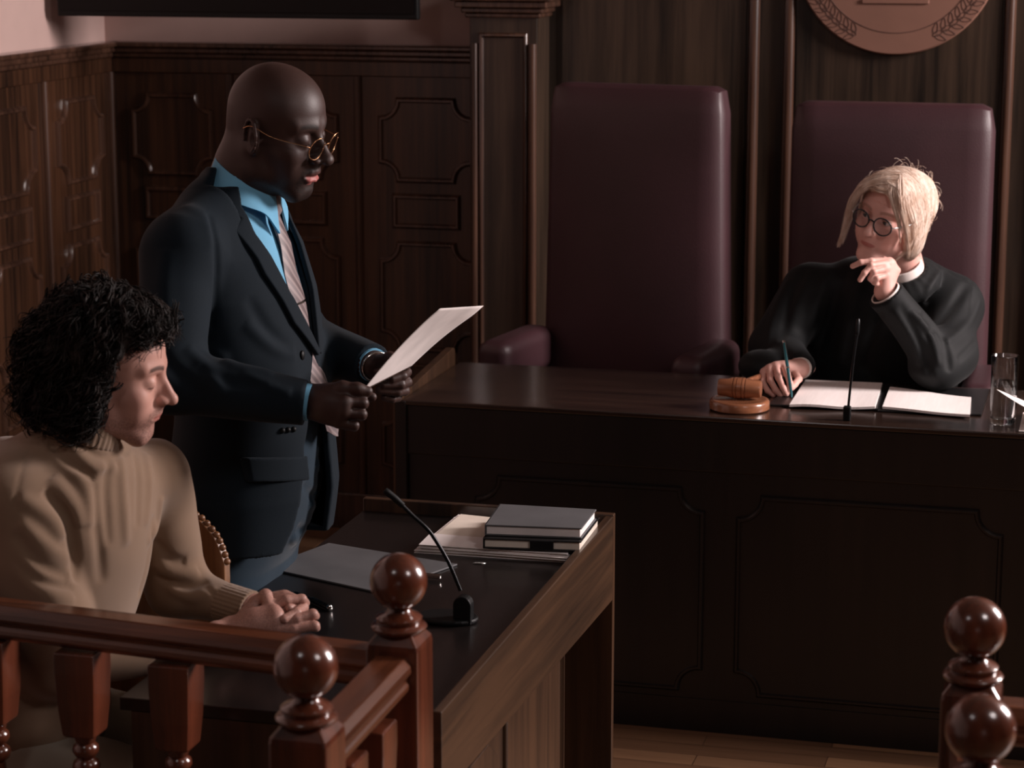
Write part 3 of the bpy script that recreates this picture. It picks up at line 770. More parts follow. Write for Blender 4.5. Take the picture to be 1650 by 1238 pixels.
    def _nets(s, V, lo, h):
        S = V < 0; nx, ny, nz = V.shape
        c = np.zeros((nx-1, ny-1, nz-1), np.uint8)
        cs = [(i, j, k) for i in (0, 1) for j in (0, 1) for k in (0, 1)]
        for i, j, k in cs: c += S[i:nx-1+i, j:ny-1+j, k:nz-1+k]
        act = (c > 0) & (c < 8)
        idx = np.argwhere(act); vid = -np.ones(act.shape, np.int64); vid[act] = np.arange(len(idx))
        acc = np.zeros((len(idx), 3)); cnt = np.zeros(len(idx))
        for a in cs:
            for ax in range(3):
                if a[ax]: continue
                b = list(a); b[ax] = 1
                va = V[idx[:,0]+a[0], idx[:,1]+a[1], idx[:,2]+a[2]]; vb = V[idx[:,0]+b[0], idx[:,1]+b[1], idx[:,2]+b[2]]
                m = (va < 0) != (vb < 0)
                t = np.where(m, va / np.where(m, va - vb, 1), 0)
                p = np.tile(np.array(a, float), (len(idx), 1)); p[:, ax] += t
                acc[m] += p[m]; cnt[m] += 1
        P = lo + (idx + acc / cnt[:, None]) * h
        F = []
        for ax in range(3):
            u, v = (ax + 1) % 3, (ax + 2) % 3
            sl0 = [slice(None)] * 3; sl1 = [slice(None)] * 3
            sl0[ax] = slice(0, -1); sl1[ax] = slice(1, None)
            d = S[tuple(sl0)] != S[tuple(sl1)]
            E = np.argwhere(d); ok = (E[:, u] > 0) & (E[:, v] > 0) & (E[:, u] < V.shape[u]-1) & (E[:, v] < V.shape[v]-1); E = E[ok]
            o = np.zeros((4, 3), int); o[1, u] = -1; o[2, u] = -1; o[2, v] = -1; o[3, v] = -1
            q = np.stack([vid[E[:,0]+k[0], E[:,1]+k[1], E[:,2]+k[2]] for k in o], 1)
            fl = S[E[:,0], E[:,1], E[:,2]]
            q[~fl] = q[~fl][:, ::-1]
            F.append(q[(q >= 0).all(1)])
        F = np.concatenate(F)
        for _ in range(2):      # pull the vertices onto the surface
            e = h * .35; d0 = s.ev(P)
            G = np.stack([s.ev(P + e * np.eye(3)[i]) - d0 for i in range(3)], 1) / e
            g = np.maximum((G * G).sum(1), .25)
            st = np.clip(d0 / g, -h * .6, h * .6)
            P = P - G * st[:, None]
        return P, F
def add_mesh(name, P, F, mats, parent=None, attrs=None, matidx=None, smooth=True):
    me = bpy.data.meshes.new(name)
    me.vertices.add(len(P)); me.vertices.foreach_set('co', np.asarray(P, np.float32).ravel())
    F = np.asarray(F); k = F.shape[1]
    me.loops.add(len(F) * k); me.loops.foreach_set('vertex_index', F.ravel().astype(np.int32))
    me.polygons.add(len(F)); me.polygons.foreach_set('loop_start', np.arange(0, len(F) * k, k, dtype=np.int32))
    me.polygons.foreach_set('loop_total', np.full(len(F), k, np.int32))
    me.update(calc_edges=True); me.validate()
    for m_ in (mats if isinstance(mats, (list, tuple)) else [mats]): me.materials.append(m_)
    if matidx is not None: me.polygons.foreach_set('material_index', matidx.astype(np.int32))
    for an, av in (attrs or {}).items():
        a = me.attributes.new(an, 'FLOAT', 'POINT'); a.data.foreach_set('value', np.asarray(av, np.float32))
    if smooth: me.shade_smooth()
    o = bpy.data.objects.new(name, me); COL.objects.link(o)
    if parent is not None: o.parent = parent; o.location = -world_loc(parent)
    return o
def join(*ms):
    P, F, n = [], [], 0
    for p, f in ms: P.append(p); F.append(f + n); n += len(p)
    return np.concatenate(P), np.concatenate(F)
def frame(fwd, roll=0.0):
    """columns: forward, left, up"""
    f = unit(fwd); l = unit(np.cross([0, 0, 1], f)); u = np.cross(f, l)
    c, s_ = math.cos(roll), math.sin(roll)
    l2 = l * c + u * s_; u2 = np.cross(f, l2)
    return np.stack([f, l2, u2], 1)
def azel(az, el): a, e = math.radians(az), math.radians(el); return A_(math.cos(a)*math.cos(e), math.sin(a)*math.cos(e), math.sin(e))
def rotm(ax, deg):
    return np.array(Matrix.Rotation(math.radians(deg), 3, ax))
def smooth01(x, a, b): t = np.clip((x - a) / (b - a), 0, 1); return t * t * (3 - 2 * t)
class Head:
    """parametric head in its own frame (x forward, y left, z up, origin between the ears)"""
    def __init__(s, o, fwd, roll=0, sc=1.0, **kw):
        s.o = np.array(o, float); s.R = frame(fwd, roll); s.s = sc; s.k = kw
    def w(s, p):
        p = np.array(p, float)
        if p[2] < 0: p[2] *= s.k.get('lz', 1.0)
        return s.o + s.s * (s.R @ p)
    def loc(s, P):
        L = (P - s.o) @ s.R / s.s; L[:, 2] = np.where(L[:, 2] < 0, L[:, 2] / s.k.get('lz', 1.0), L[:, 2]); return L
    def rot(s, r=None): return s.R if r is None else s.R @ r
    def build(s, S):
        g = s.k.get; q = s.s; w = s.w
        jaw = g('jaw', 1.0); nose = g('nose', 1.0); fat = g('fat', 0.0)
        def el(c, r, k=.01, rot=None, mode='u'): S.el(w(c), A_(*r) * q, s.rot(rot), k * q, mode)
        def rc(a, b, r1, r2=None, k=.01, mode='u'): S.rc(w(a), w(b), r1 * q, (r1 if r2 is None else r2) * q, k * q, mode)
        sk = g('skull', (-.018, .096, .084)); el((sk[0], 0, .036), (sk[1], .076, sk[2]))
        ex = g('ear_dx', 0.0)
        el((.028, 0, .040), (.058, .064, .062), .03)                     # forehead
        el((.030, 0, -.030), (.056, .058, .078), .03)                    # face
        for y in (-1, 1):
            rc((-.006, y*.056, -.030), (.010, y*.050*jaw, -.075), .018, .016, .03)
            rc((.010, y*.050*jaw, -.075), (.066, y*.018*jaw, -.104), .016, .015, .025)
            el((.054, y*.046, -.024), (.022, .018, .018), .022)          # cheekbone
            el((.058, y*.033, -.052), (.020, .022, .026 + fat), .022)    # cheek
            rc((.082, y*.012, .028), (.066, y*.047, .030), .0085, .007, .016)   # brow
            el((.094, y*.031, .006), (.017, .018, .0125), .012, mode='s')       # socket
            el((.0705, y*.031, .004), (.0165, .0165, .0155), .006)       # lids over eyeball
        rc((.066, -.012, -.106), (.066, .012, -.106), .017, .017, .02)   # chin
        el((.070, 0, -.098), (.015, .018, .014), .012)
        # nose
        nl = g('nose_len', .040)
        rc((.084, 0, .018), (.1075 + .004*nose, 0, -.024), .0064, .0086, .012)
        rc((.072, 0, .004), (.094, 0, -.028), .0125, .0120, .010)
        tip = (.1115 + .003*nose, 0, -.0305); el(tip, (.0095, .0098*nose, .0085), .010)
        for y in (-1, 1):
            el((.099, y*.0125*nose, -.0325), (.0105, .0070*nose, .0072), .007)
            el((.102, y*.0068*nose, -.0410), (.0048, .0032, .004), .003, mode='s')
        rc((.094, 0, -.038), (.088, 0, -.050), .007, .009, .012)
        # muzzle and lips
        el((.070, 0, -.062), (.026, .031, .026), .018)
        op = g('open', 0.0); L = g('lips', 1.0)
        pu = [(.086, -.0245, -.0650), (.0935, -.013, -.0600), (.0965, -.004, -.0583), (.0965, .004, -.0583), (.0935, .013, -.0600), (.086, .0245, -.0650)]
        lx = g('lip_x', 0.0)
        pu = [(a + lx, b, c) for a, b, c in pu]
        ru = [.0022, .0048, .0056, .0056, .0048, .0022]
        S.chain([w(p) for p in pu], [r * q * L for r in ru], .006 * q)
        pl_ = [(.086, -.0235, -.0665 - op*.3), (.0925, -.012, -.0705 - op), (.0945, 0, -.0722 - op), (.0925, .012, -.0705 - op), (.086, .0235, -.0665 - op*.3)]
        pl_ = [(a + lx, b, c) for a, b, c in pl_]
        rl = [.0022, .0052, .0064, .0052, .0022]
        S.chain([w(p) for p in pl_], [r * q * L for r in rl], .006 * q)
        sl = [(.092, -.0235, -.0662 - op*.2), (.100, -.010, -.0652 - op*.5), (.102, 0, -.0648 - op*.5), (.100, .010, -.0652 - op*.5), (.092, .0235, -.0662 - op*.2)]
        S.chain([w((p[0] + lx * .5, p[1], p[2])) for p in sl], [(.0013 + op * .35) * q] * 5, .0025 * q, 's')
        S.rc(w((.096, -.009, -.082 - op)), w((.096, .009, -.082 - op)), .0055 * q, .0055 * q, .010 * q, 's')
        # eyes: slit between lids
        e = g('eye', 0.0)
        for y in (-1, 1):
            if e > 0:
                pts = [w((.070 + .0165*math.cos(t)*.95, y*.031 + .0165*math.sin(t), .0035)) for t in np.linspace(-.95, .95, 7)]
                S.chain(pts, [.0012*q, .0035*q*e, .0048*q*e, .0052*q*e, .0048*q*e, .0035*q*e, .0012*q], .0015 * q, 's')
            else:
                pts = [w((.0705 + .0158*math.cos(t), y*.031 + .0158*math.sin(t), -.0035 - .0025*math.cos(t))) for t in np.linspace(-1.0, 1.0, 7)]
                S.chain(pts, [.0009*q] * 7, .0015 * q, 's')
            # crease above the lid
            pts = [w((.0755 + .0125*math.cos(t), y*.031 + .0165*math.sin(t), .0135 + .002*math.cos(t))) for t in np.linspace(-1.0, 1.0, 7)]
            S.chain(pts, [.0010*q] * 7, .003 * q, 's')
        # ears
        if g('ears', True):
            for y in (-1, 1):
                R = rotm('Z', y * 26) @ rotm('Y', -12)
                el((-.014 + ex, y*.0785, -.002), (.0175, .0060, .031), .005, R)
                el((-.010 + ex, y*.0765, -.028), (.010, .005, .009), .006, R)
                arc = []
                for t in np.linspace(-1.2, 3.4, 12):
                    v = R @ A_(.0165*math.cos(t), y*.005, .030*math.sin(t)); arc.append(w(A_(-.014 + ex, y*.0815, .000) + v))
                S.chain(arc, [.0030*q] * 12, .002 * q)
                el((-.0085 + ex, y*.0885, -.003), (.0090, .0075, .0150), .003, R, 's')
                el((-.010 + ex, y*.0855, .014), (.0085, .004, .006), .004, R, 's')
                rc((.001 + ex, y*.0765, -.005), (ex, y*.0775, -.009), .0035, .003, .004)
    def eyes(s, parent, iris, gaze, scl, name='eye'):
        for y in (-1, 1):
            c = A_(.0688, y*.031, .0040); r = .0148
            bm = new_bm(); bmesh.ops.create_uvsphere(bm, u_segments=32, v_segments=24, radius=1.0)
            V = np.array([v.co[:] for v in bm.verts])
            gz = unit(gaze); fr = frame(gz)
            R = s.R @ fr @ np.array([[0,0,1],[0,1,0],[-1,0,0]], float)   # sphere pole (z) -> forward
            W_ = s.o + s.s * ((s.R @ c)[None] + r * (V @ R.T))
            ct = V[:, 2]
            for v, p in zip(bm.verts, W_): v.co = p
            o = link(name, bm, scl, parent, smooth=True, autos=False)
            o.data.materials.append(iris); o.data.materials.append(M['pupil'])
            for p in o.data.polygons:
                z = np.mean([ct[i] for i in p.vertices]); p.material_index = 2 if z > .965 else (1 if z > .885 else 0)
M['pupil'] = plain('pupil', (6, 6, 6), .15)
M['eyewhite'] = plain('eye_white', (205, 192, 186), .25)
M['iris'] = plain('iris_blue', (58, 70, 78), .2)
def band(da, db, r):
    """rounded intersection of two distances, for cloth edges"""
    a, b = da + r, db + r
    return np.sqrt(np.maximum(a, 0) ** 2 + np.maximum(b, 0) ** 2) + np.minimum(np.maximum(a, b), 0) - r
def skin_mat(name, col, lip, beard, beardmix=1.0, rough=.5, sss=.05, spec=.4, pore=.25):
    m, nt, b = new_mat(name)
    n = nd(nt, 'ShaderNodeTexNoise', Scale=30.0, Detail=4.0); nt.links.new(coords(nt), n.inputs['Vector'])
    c = lin(col)
    base = ramp(nt, n.outputs['Fac'], [(.3, (c[0]*.92, c[1]*.87, c[2]*.86, 1)), (.7, (min(1, c[0]*1.06), min(1, c[1]*1.06), min(1, c[2]*1.06), 1))])
    def mixin(prev, attr, colr, noise=None):
        at_ = nt.nodes.new('ShaderNodeAttribute'); at_.attribute_name = attr
        fac = at_.outputs['Fac']
        if noise:
            n3 = nd(nt, 'ShaderNodeTexNoise', Scale=noise, Detail=2.0, Roughness=.7); nt.links.new(coords(nt), n3.inputs['Vector'])
            r3 = ramp(nt, n3.outputs['Fac'], [(.42, (.35, .35, .35, 1)), (.6, (1, 1, 1, 1))])
            mm = nt.nodes.new('ShaderNodeMath'); mm.operation = 'MULTIPLY'; nt.links.new(fac, mm.inputs[0]); nt.links.new(r3, mm.inputs[1]); fac = mm.outputs[0]
        mx = nt.nodes.new('ShaderNodeMix'); mx.data_type = 'RGBA'
        nt.links.new(fac, mx.inputs['Factor']); nt.links.new(prev, mx.inputs['A']); mx.inputs['B'].default_value = lin(colr)
        return mx.outputs['Result']
    base = mixin(base, 'lip', lip)
    base = mixin(base, 'beard', beard, 420)
    base = mixin(base, 'brow', beard)
    nt.links.new(base, b.inputs['Base Color'])
    b.inputs['Roughness'].default_value = rough; b.inputs['Specular IOR Level'].default_value = spec
    b.inputs['Subsurface Weight'].default_value = sss; b.inputs['Subsurface Radius'].default_value = (1, .35, .2); b.inputs['Subsurface Scale'].default_value = .008
    n2 = nd(nt, 'ShaderNodeTexNoise', Scale=380.0, Detail=3.0); nt.links.new(coords(nt), n2.inputs['Vector'])
    bump(nt, b, n2.outputs['Fac'], pore, .0006)
    return m
def face_masks(H, P, kind):
    L = H.loc(P); x, y, z = L.T; op = H.k.get('open', 0)
    lz_ = .0015 + .0105 * H.k.get('lips', 1.0)
    dl = np.sqrt((y / .0235) ** 2 + ((z + .0655 + op*.6) / (lz_ + op)) ** 2)
    lip = (1 - smooth01(dl, .85, 1.02)) * (x > .082)
    lip = lip * np.where(z > -.0655 - op*.35, H.k.get('upper_lip', 1.0), 1.0)
    bd = np.zeros(len(P))
    if kind in ('goatee', 'stubble'):
        ay = np.abs(y)
        must = (1 - smooth01(np.abs(z + .050 + .25 * ay), .004, .0085)) * (1 - smooth01(ay, .024, .031)) * (x > .078)
        side = (1 - smooth01(np.abs(ay - .029 - 0*z), .003, .007)) * smooth01(-z, .050, .058) * (1 - smooth01(-z, .098, .106)) * (x > .06)
        chin = smooth01(-z, .086, .092) * (1 - smooth01(ay, .024, .032)) * (x > .045) * (1 - smooth01(-z, .122, .13))
        jawl = smooth01(-z + x * -.12, .060, .085) * (x > -.01) * (1 - smooth01(x, .085, .1))
        bd = np.maximum.reduce([must, side, chin])
        if kind == 'stubble': bd = np.maximum(bd * .62, np.clip(jawl * .5 + smooth01(-z, .045, .075) * .42 * (x > .0), 0, .55))
        else: bd = np.maximum(bd * .9, jawl * .5)
        bd = bd * (1 - lip)
    # eyebrows
    ay = np.abs(y)
    bz = .0285 + .004 * np.sin(np.clip((ay - .012) / .04, 0, 1) * PI) + H.k.get('brow_dz', 0)
    brow = (1 - smooth01(np.abs(z - bz), .0025, .0055)) * smooth01(ay, .010, .015) * (1 - smooth01(ay, .046, .054)) * (x > .05)
    lz = .0088 if H.k.get('eye', 0) > 0 else -.0052
    lash = np.zeros(len(P))
    for y_ in (-1, 1):
        rr = np.sqrt((x - .0705) ** 2 + (y - y_ * .031) ** 2)
        lash = np.maximum(lash, (1 - smooth01(np.abs(z - lz - .0015 * (rr > 0)), .0008, .0020)) * (1 - smooth01(np.abs(y - y_ * .031), .013, .0165)) * (x > .074) * (rr < .0195))
    return {'lip': lip, 'beard': bd, 'brow': np.clip(brow * H.k.get('brow', .85) * .85 + lash * .8, 0, 1)}
# ------------------------------------------------------------------ helpers for people
def fabric(name, col, weave=900, rough=.85, sheen=.15, nscale=6, bstr=.25, spec=.2, var=.12):
    m, nt, b = new_mat(name)
    n = nd(nt, 'ShaderNodeTexNoise', Scale=nscale, Detail=5.0); nt.links.new(coords(nt), n.inputs['Vector'])
    c = lin(col)
    nt.links.new(ramp(nt, n.outputs['Fac'], [(.3, tuple(v*(1-var) for v in c[:3]) + (1,)), (.7, tuple(min(1, v*(1+var)) for v in c[:3]) + (1,))]), b.inputs['Base Color'])
    b.inputs['Roughness'].default_value = rough; b.inputs['Sheen Weight'].default_value = sheen; b.inputs['Specular IOR Level'].default_value = spec
    n2 = nd(nt, 'ShaderNodeTexNoise', Scale=weave, Detail=2.0); nt.links.new(coords(nt), n2.inputs['Vector'])
    bump(nt, b, n2.outputs['Fac'], bstr, .0008)
    return m
M['suit'] = fabric('navy_suit_wool', (8, 22, 31), 700, sheen=.04)
M['trouser'] = fabric('navy_trouser_wool', (18, 40, 54), 700)
M['shirt'] = fabric('blue_shirt_cotton', (112, 172, 204), 900, bstr=.1, sheen=0)
M['knit'] = fabric('beige_knit', (132, 108, 88), 520, bstr=.5, var=.08, sheen=.3)
M['knit'].node_tree.nodes['Principled BSDF'].inputs['Roughness'].default_value = .95
_nt = M['knit'].node_tree; _wv = nd(_nt, 'ShaderNodeTexWave', Scale=330.0, Distortion=1.5); _wv.bands_direction = 'Z'
_nt.links.new(coords(_nt), _wv.inputs['Vector']); bump(_nt, _nt.nodes['Principled BSDF'], _wv.outputs['Fac'], .35, .0006)
M['robe'] = fabric('black_robe', (7, 10, 12), 500, rough=.7, sheen=.04, spec=.25)
M['khaki'] = fabric('pale_trousers', (150, 142, 128), 500)
M['white_cloth'] = fabric('white_blouse', (232, 222, 216), 700, bstr=.1, sheen=0)
M['shoe'] = plain('black_shoe_leather', (14, 13, 13), .3)
M['gold'] = plain('gold_wire', (214, 160, 118), .25, metal=1.0)
M['lens'] = M['glass']
def hitp(S, x, y, d0=3.0, d1=7.0, dmax=None):
    """first point of solid S along the sight line of pixel (x, y)"""
    v = _f + _r * (x - 825) / FPX + _u * (619 - y) / FPX; L = np.linalg.norm(v)
    d = d0
    for _ in range(160):
        p = np.array([0, 0, CAM_H]) + v * d
        q = S.ev(p[None])[0]
        if q < .0006: return p
        d += max(.0008, min(q * .7 / L, .15))
        if d > d1: break
    return None
def folds(S, curves):
    """ridges (+) and creases (-) of cloth that follow curves drawn on the solid: (points, width, height)"""
    segs = []
    for pts, wd, amp in curves:
        cp = catmull([(*p, 0) for p in pts], 5); hp = [hitp(S, p[0], p[1]) for p in cp]; hp = [h for h in hp if h is not None]
        # drop jumps in depth
        for a, b in zip(hp, hp[1:]):
            if np.linalg.norm(a - b) < .09: segs.append((a, b, wd, amp))
        segs.append(None)
    groups = []; cur = []
    for s_ in segs:
        if s_ is None:
            if cur: groups.append(cur)
            cur = []
        else: cur.append(s_)
    def f(P):
        out = np.zeros(len(P))
        for g in groups:
            wd, amp = g[0][2], g[0][3]
            pts = np.array([q[0] for q in g] + [g[-1][1]]); lo, hi = pts.min(0) - 3*wd, pts.max(0) + 3*wd
            m = np.all((P > lo) & (P < hi), axis=1)
            if not m.any(): continue
            Q = P[m]; best = np.full(len(Q), 9.0); tt = np.zeros(len(Q))
            for i, (a, b, _, _) in enumerate(g):
                ab = b - a; h = np.clip(((Q - a) @ ab) / max(ab @ ab, 1e-9), 0, 1)
                dd = np.linalg.norm(Q - a - h[:, None] * ab, axis=1); w_ = dd < best
                best = np.where(w_, dd, best); tt = np.where(w_, (i + h) / len(g), tt)
            taper = np.sin(np.clip(tt, 0.0, 1.0) * PI) ** .5
            out[m] -= amp * taper * np.exp(-(best / wd) ** 2)
        return out
    S.disp(f)
def wav(seed, scale, amp, n=7, stretch=(1, 1, 1)):
    r = np.random.default_rng(seed); K = r.normal(size=(n, 3)) * np.array(stretch); K /= np.linalg.norm(K, axis=1)[:, None]; K *= (scale * r.uniform(.6, 1.6, n))[:, None]
    ph = r.uniform(0, 6.28, n)
    return lambda P: amp * np.sin(P @ K.T + ph).sum(1) / math.sqrt(n)
def sections(secs, zlo=None, zhi=None, p=2.0):
    """solid with elliptical cross-sections (z, cx, cy, rx, ry)"""
    A = np.array(secs, float); A = A[np.argsort(A[:, 0])]
    def f(P):
        z = P[:, 2]; cx, cy, rx, ry = [np.interp(z, A[:, 0], A[:, i]) for i in (1, 2, 3, 4)]
        # smooth the profile a little
        dx, dy = P[:, 0] - cx, P[:, 1] - cy
        r = (np.abs(dx / rx) ** p + np.abs(dy / ry) ** p) ** (1 / p)
        L = np.sqrt(dx * dx + dy * dy)
        d = np.where(r > 1e-6, L - L / np.maximum(r, 1e-6), -np.minimum(rx, ry))
        d = np.maximum(d * .92, -np.minimum(rx, ry))
        return np.maximum(d, np.maximum(A[0, 0] - z, z - A[-1, 0]))
    lo = np.array([(A[:, 1] - A[:, 3]).min(), (A[:, 2] - A[:, 4]).min(), A[0, 0]]); hi = np.array([(A[:, 1] + A[:, 3]).max(), (A[:, 2] + A[:, 4]).max(), A[-1, 0]])
    return f, lo, hi
def poly2(pts):
    """signed distance to a 2-D polygon"""
    V = np.array(pts, float); n = len(V)
    def f(u, v):
        P = np.stack([u, v], 1); d = np.full(len(P), 1e9); ins = np.zeros(len(P), bool)
        for i in range(n):
            a, b = V[i], V[(i+1) % n]; e = b - a; w_ = P - a
            h = np.clip((w_ @ e) / max(e @ e, 1e-12), 0, 1)
            d = np.minimum(d, ((w_ - h[:, None] * e) ** 2).sum(1))
            c = ((a[1] <= P[:, 1]) != (b[1] <= P[:, 1])) & (P[:, 0] < (b[0] - a[0]) * (P[:, 1] - a[1]) / (b[1] - a[1] + 1e-12) + a[0])
            ins ^= c
        d = np.sqrt(d); return np.where(ins, -d, d)
    return f
def strand_mesh(lines, rad, seg=4):
    """lines: (m, n, 3) array of hair centre lines, rad: (n,) or (m, n)"""
    L = np.asarray(lines, float); m, n, _ = L.shape
    rad = np.broadcast_to(np.asarray(rad, float), (m, n))
    T_ = np.gradient(L, axis=1); T_ /= np.maximum(np.linalg.norm(T_, axis=2, keepdims=True), 1e-9)
    a = np.array([.31, .52, .79]); U_ = np.cross(T_, a); U_ /= np.maximum(np.linalg.norm(U_, axis=2, keepdims=True), 1e-9); W_ = np.cross(T_, U_)
    th = np.arange(seg) * 2 * PI / seg
    P = L[:, :, None, :] + rad[:, :, None, None] * (U_[:, :, None, :] * np.cos(th)[None, None, :, None] + W_[:, :, None, :] * np.sin(th)[None, None, :, None])
    idx = np.arange(m * n * seg).reshape(m, n, seg)
    A = idx[:, :-1, :]; B = idx[:, 1:, :]
    F = np.stack([A, np.roll(A, -1, 2), np.roll(B, -1, 2), B], -1).reshape(-1, 4)
    return P.reshape(-1, 3), F
def hair_mat(name, dark, light, rough=.45, spec=.5):
    m, nt, b = new_mat(name)
    n = nd(nt, 'ShaderNodeTexNoise', Scale=60.0, Detail=3.0); nt.links.new(coords(nt, (1, 1, .35)), n.inputs['Vector'])
    nt.links.new(ramp(nt, n.outputs['Fac'], [(.35, lin(dark)), (.65, lin(light))]), b.inputs['Base Color'])
    b.inputs['Roughness'].default_value = rough; b.inputs['Specular IOR Level'].default_value = spec
    return m
def finger(S, pts, r, k=.004):
    n = len(pts); S.chain(pts, [r * (1 - .22 * i / (n - 1)) for i in range(n)], k)
def px_pts(L): return [at(x, y, d=d) for x, y, d in L]
def ring_pts(c, n, r, m=24, sq=1.0):
    fr = frame(n); return [np.array(c) + fr[:, 1] * r * math.cos(t) + fr[:, 2] * r * sq * math.sin(t) for t in [2*PI*i/m for i in range(m)]]
def cuff_band(name, a, b, r1, r2, th, m, parent):
    """open sleeve end: a short wall around the axis a->b"""
    a = np.array(a, float); b = np.array(b, float); bm = new_bm(); rings = []
    for c, r in ((a, r1), (b, r2), (b, r2 - th), (a, r1 - th)):
        rings.append([bm.verts.new(p) for p in ring_pts(c, b - a, r)])
    for i in range(4):
        A, B = rings[i], rings[(i+1) % 4]
        for k in range(24): bm.faces.new([A[k], A[(k+1) % 24], B[(k+1) % 24], B[k]])
    return link(name, bm, m, parent, smooth=True)
# ------------------------------------------------------------------ the standing man
YC = 3.97
man = thing('person', (-1.60, YC, 0), 'standing bald man in dark suit, blue shirt and striped tie reading a sheet', 'person')
SK1 = skin_mat('dark_skin', (58, 39, 34), (168, 96, 92), (14, 11, 10), rough=.5, spec=.38)
H1 = Head((-1.512, 3.972, 1.622), azel(-6, -13), math.radians(4), 1.03, jaw=1.0, nose=1.35, open=.0060, lips=1.15, lip_x=-.002, lz=.90, skull=(-.006, .082, .083), ear_dx=.016, fat=.002, upper_lip=.12)
S = Solid(); H1.build(S)
S.rc((-1.562, YC, 1.55), (-1.60, YC, 1.44), .056, .066, .03)
S.rc(H1.w((-.030, 0, -.02)), (-1.578, YC, 1.51), .052, .057, .03)
for a, b in (((-.02, .05), (-1.56)), ((-.02, -.05), (-1.56))): pass
hm = S.mesh(.0022)
# hands
N1 = Solid()
W = at(500, 647, d=4.03)
kn = px_pts([(553, 634, 4.005), (556, 648, 3.99), (553, 664, 3.99), (546, 680, 4.00)])
N1.rc(at(478, 645, d=4.05), W, .026, .026, .01)
for p, r in zip(kn, (.013, .014, .0135, .012)): N1.rc(W, p, .024, r, .014)
N1.rc((W + kn[1]) / 2, (W + kn[2]) / 2, .024, .024, .02)
finger(N1, px_pts([(553, 634, 4.01), (578, 636, 4.05), (590, 640, 4.055), (600, 640, 4.05)]), .0100)
finger(N1, px_pts([(556, 648, 3.99), (585, 650, 3.995), (586, 651, 4.022), (566, 652, 4.040)]), .0100)
finger(N1, px_pts([(553, 665, 3.99), (583, 668, 3.995), (583, 670, 4.022), (563, 670, 4.036)]), .0098)
finger(N1, px_pts([(546, 681, 4.00), (571, 686, 4.00), (571, 688, 4.022), (555, 687, 4.036)]), .0088)
finger(N1, px_pts([(515, 632, 4.02), (552, 625, 3.998), (576, 627, 3.995), (592, 631, 4.00)]), .0122, .008)
h1 = N1.mesh(.0018)
N2 = Solid()
W2 = at(598, 588, d=4.335)
kn = px_pts([(636, 588, 4.35), (641, 600, 4.355), (640, 612, 4.355), (634, 624, 4.35)])
N2.rc(at(575, 582, d=4.36), W2, .026, .026, .01)
for p, r in zip(kn, (.013, .014, .0135, .012)): N2.rc(W2, p, .022, r, .014)
finger(N2, px_pts([(636, 589, 4.35), (655, 600, 4.315), (649, 606, 4.285), (632, 611, 4.272)]), .0100)
finger(N2, px_pts([(641, 602, 4.355), (656, 616, 4.32), (646, 620, 4.285), (618, 621, 4.272)]), .0100)
finger(N2, px_pts([(640, 613, 4.355), (652, 630, 4.32), (641, 632, 4.29), (611, 629, 4.275)]), .0098)
finger(N2, px_pts([(634, 624, 4.35), (640, 641, 4.32), (632, 643, 4.30), (620, 641, 4.29)]), .0088)
finger(N2, px_pts([(606, 582, 4.32), (628, 577, 4.27), (646, 583, 4.245), (652, 590, 4.24)]), .0118, .008)
h2 = N2.mesh(.0018)
# torso and limbs under the clothes
B_ = Solid()
B_.el((-1.60, YC, 1.33), (.10, .15, .18)); B_.el((-1.60, YC, 1.05), (.10, .14, .18), k=.05)
for s_, e, w_ in (((-1.60, 3.79, 1.43), (-1.585, 3.665, 1.21), W), ((-1.60, 4.16, 1.43), (-1.56, 4.21, 1.18), W2)):
    B_.rc(s_, e, .045, .035, .03); B_.rc(e, w_, .034, .022, .01)
for y in (3.875, 4.06): B_.rc((-1.615, y, .95), (-1.62, y, .5), .065, .045, .03); B_.rc((-1.62, y, .5), (-1.62, y, .09), .045, .03, .01)
bo = B_.mesh(.012)
P, F = join(hm, h1, h2, bo)
man_body = add_mesh('body', P, F, SK1, man, face_masks(H1, P, 'goatee'))

# jacket
JS = [(.86, -1.575, YC, .150, .205), (.95, -1.565, YC, .150, .200), (1.08, -1.562, YC, .140, .185), (1.2, -1.568, YC, .130, .178), (1.32, -1.584, YC, .120, .192), (1.40, -1.600, YC, .110, .190), (1.45, -1.604, YC, .094, .150), (1.49, -1.598, YC, .082, .108), (1.52, -1.585, YC, .068, .082), (1.548, -1.575, YC, .058, .070)]
tor, lo, hi = sections(JS)
def jacket_solid(grow=0.0):
    S = Solid(); S.fn(lambda P: tor(P) - grow, 0, 'u', lo - grow, hi + grow); return S
J = jacket_solid(.004)
sh, el_, wr = A_(-1.622, 3.785, 1.405), A_(-1.600, 3.665, 1.205), at(493, 648, d=4.02)
J.rc(sh, el_, .068, .054, .020); J.rc(el_, wr, .057, .042, .03)
J.rc((-1.606, YC - .085, 1.478), (-1.618, YC - .165, 1.425), .050, .066, .05)
J.rc((-1.606, YC + .085, 1.478), (-1.618, YC + .165, 1.425), .050, .066, .05)
J.chain([(-1.572 + .062 * math.cos(t), YC + .076 * math.sin(t), 1.506 - .030 * math.cos(t)) for t in np.linspace(.80, 2 * PI - .80, 13)], [.008] + [.011] * 11 + [.008], .016)
shf, elf, wrf = A_(-1.618, 4.155, 1.405), A_(-1.57, 4.22, 1.19), at(600, 588, d=4.335)
J.rc(shf, elf, .070, .055, .025); J.rc(elf, wrf, .054, .040, .03)
J.pl(wr + unit(wr - el_) * .004, wr - el_, .003) if False else None
def cutplane(p, n, c, rad):
    """limit the cut to a ball so that only the sleeve end is trimmed"""
    n = unit(n)
    return lambda P: np.maximum(-(P - p) @ n, np.linalg.norm(P - c, axis=1) - rad)
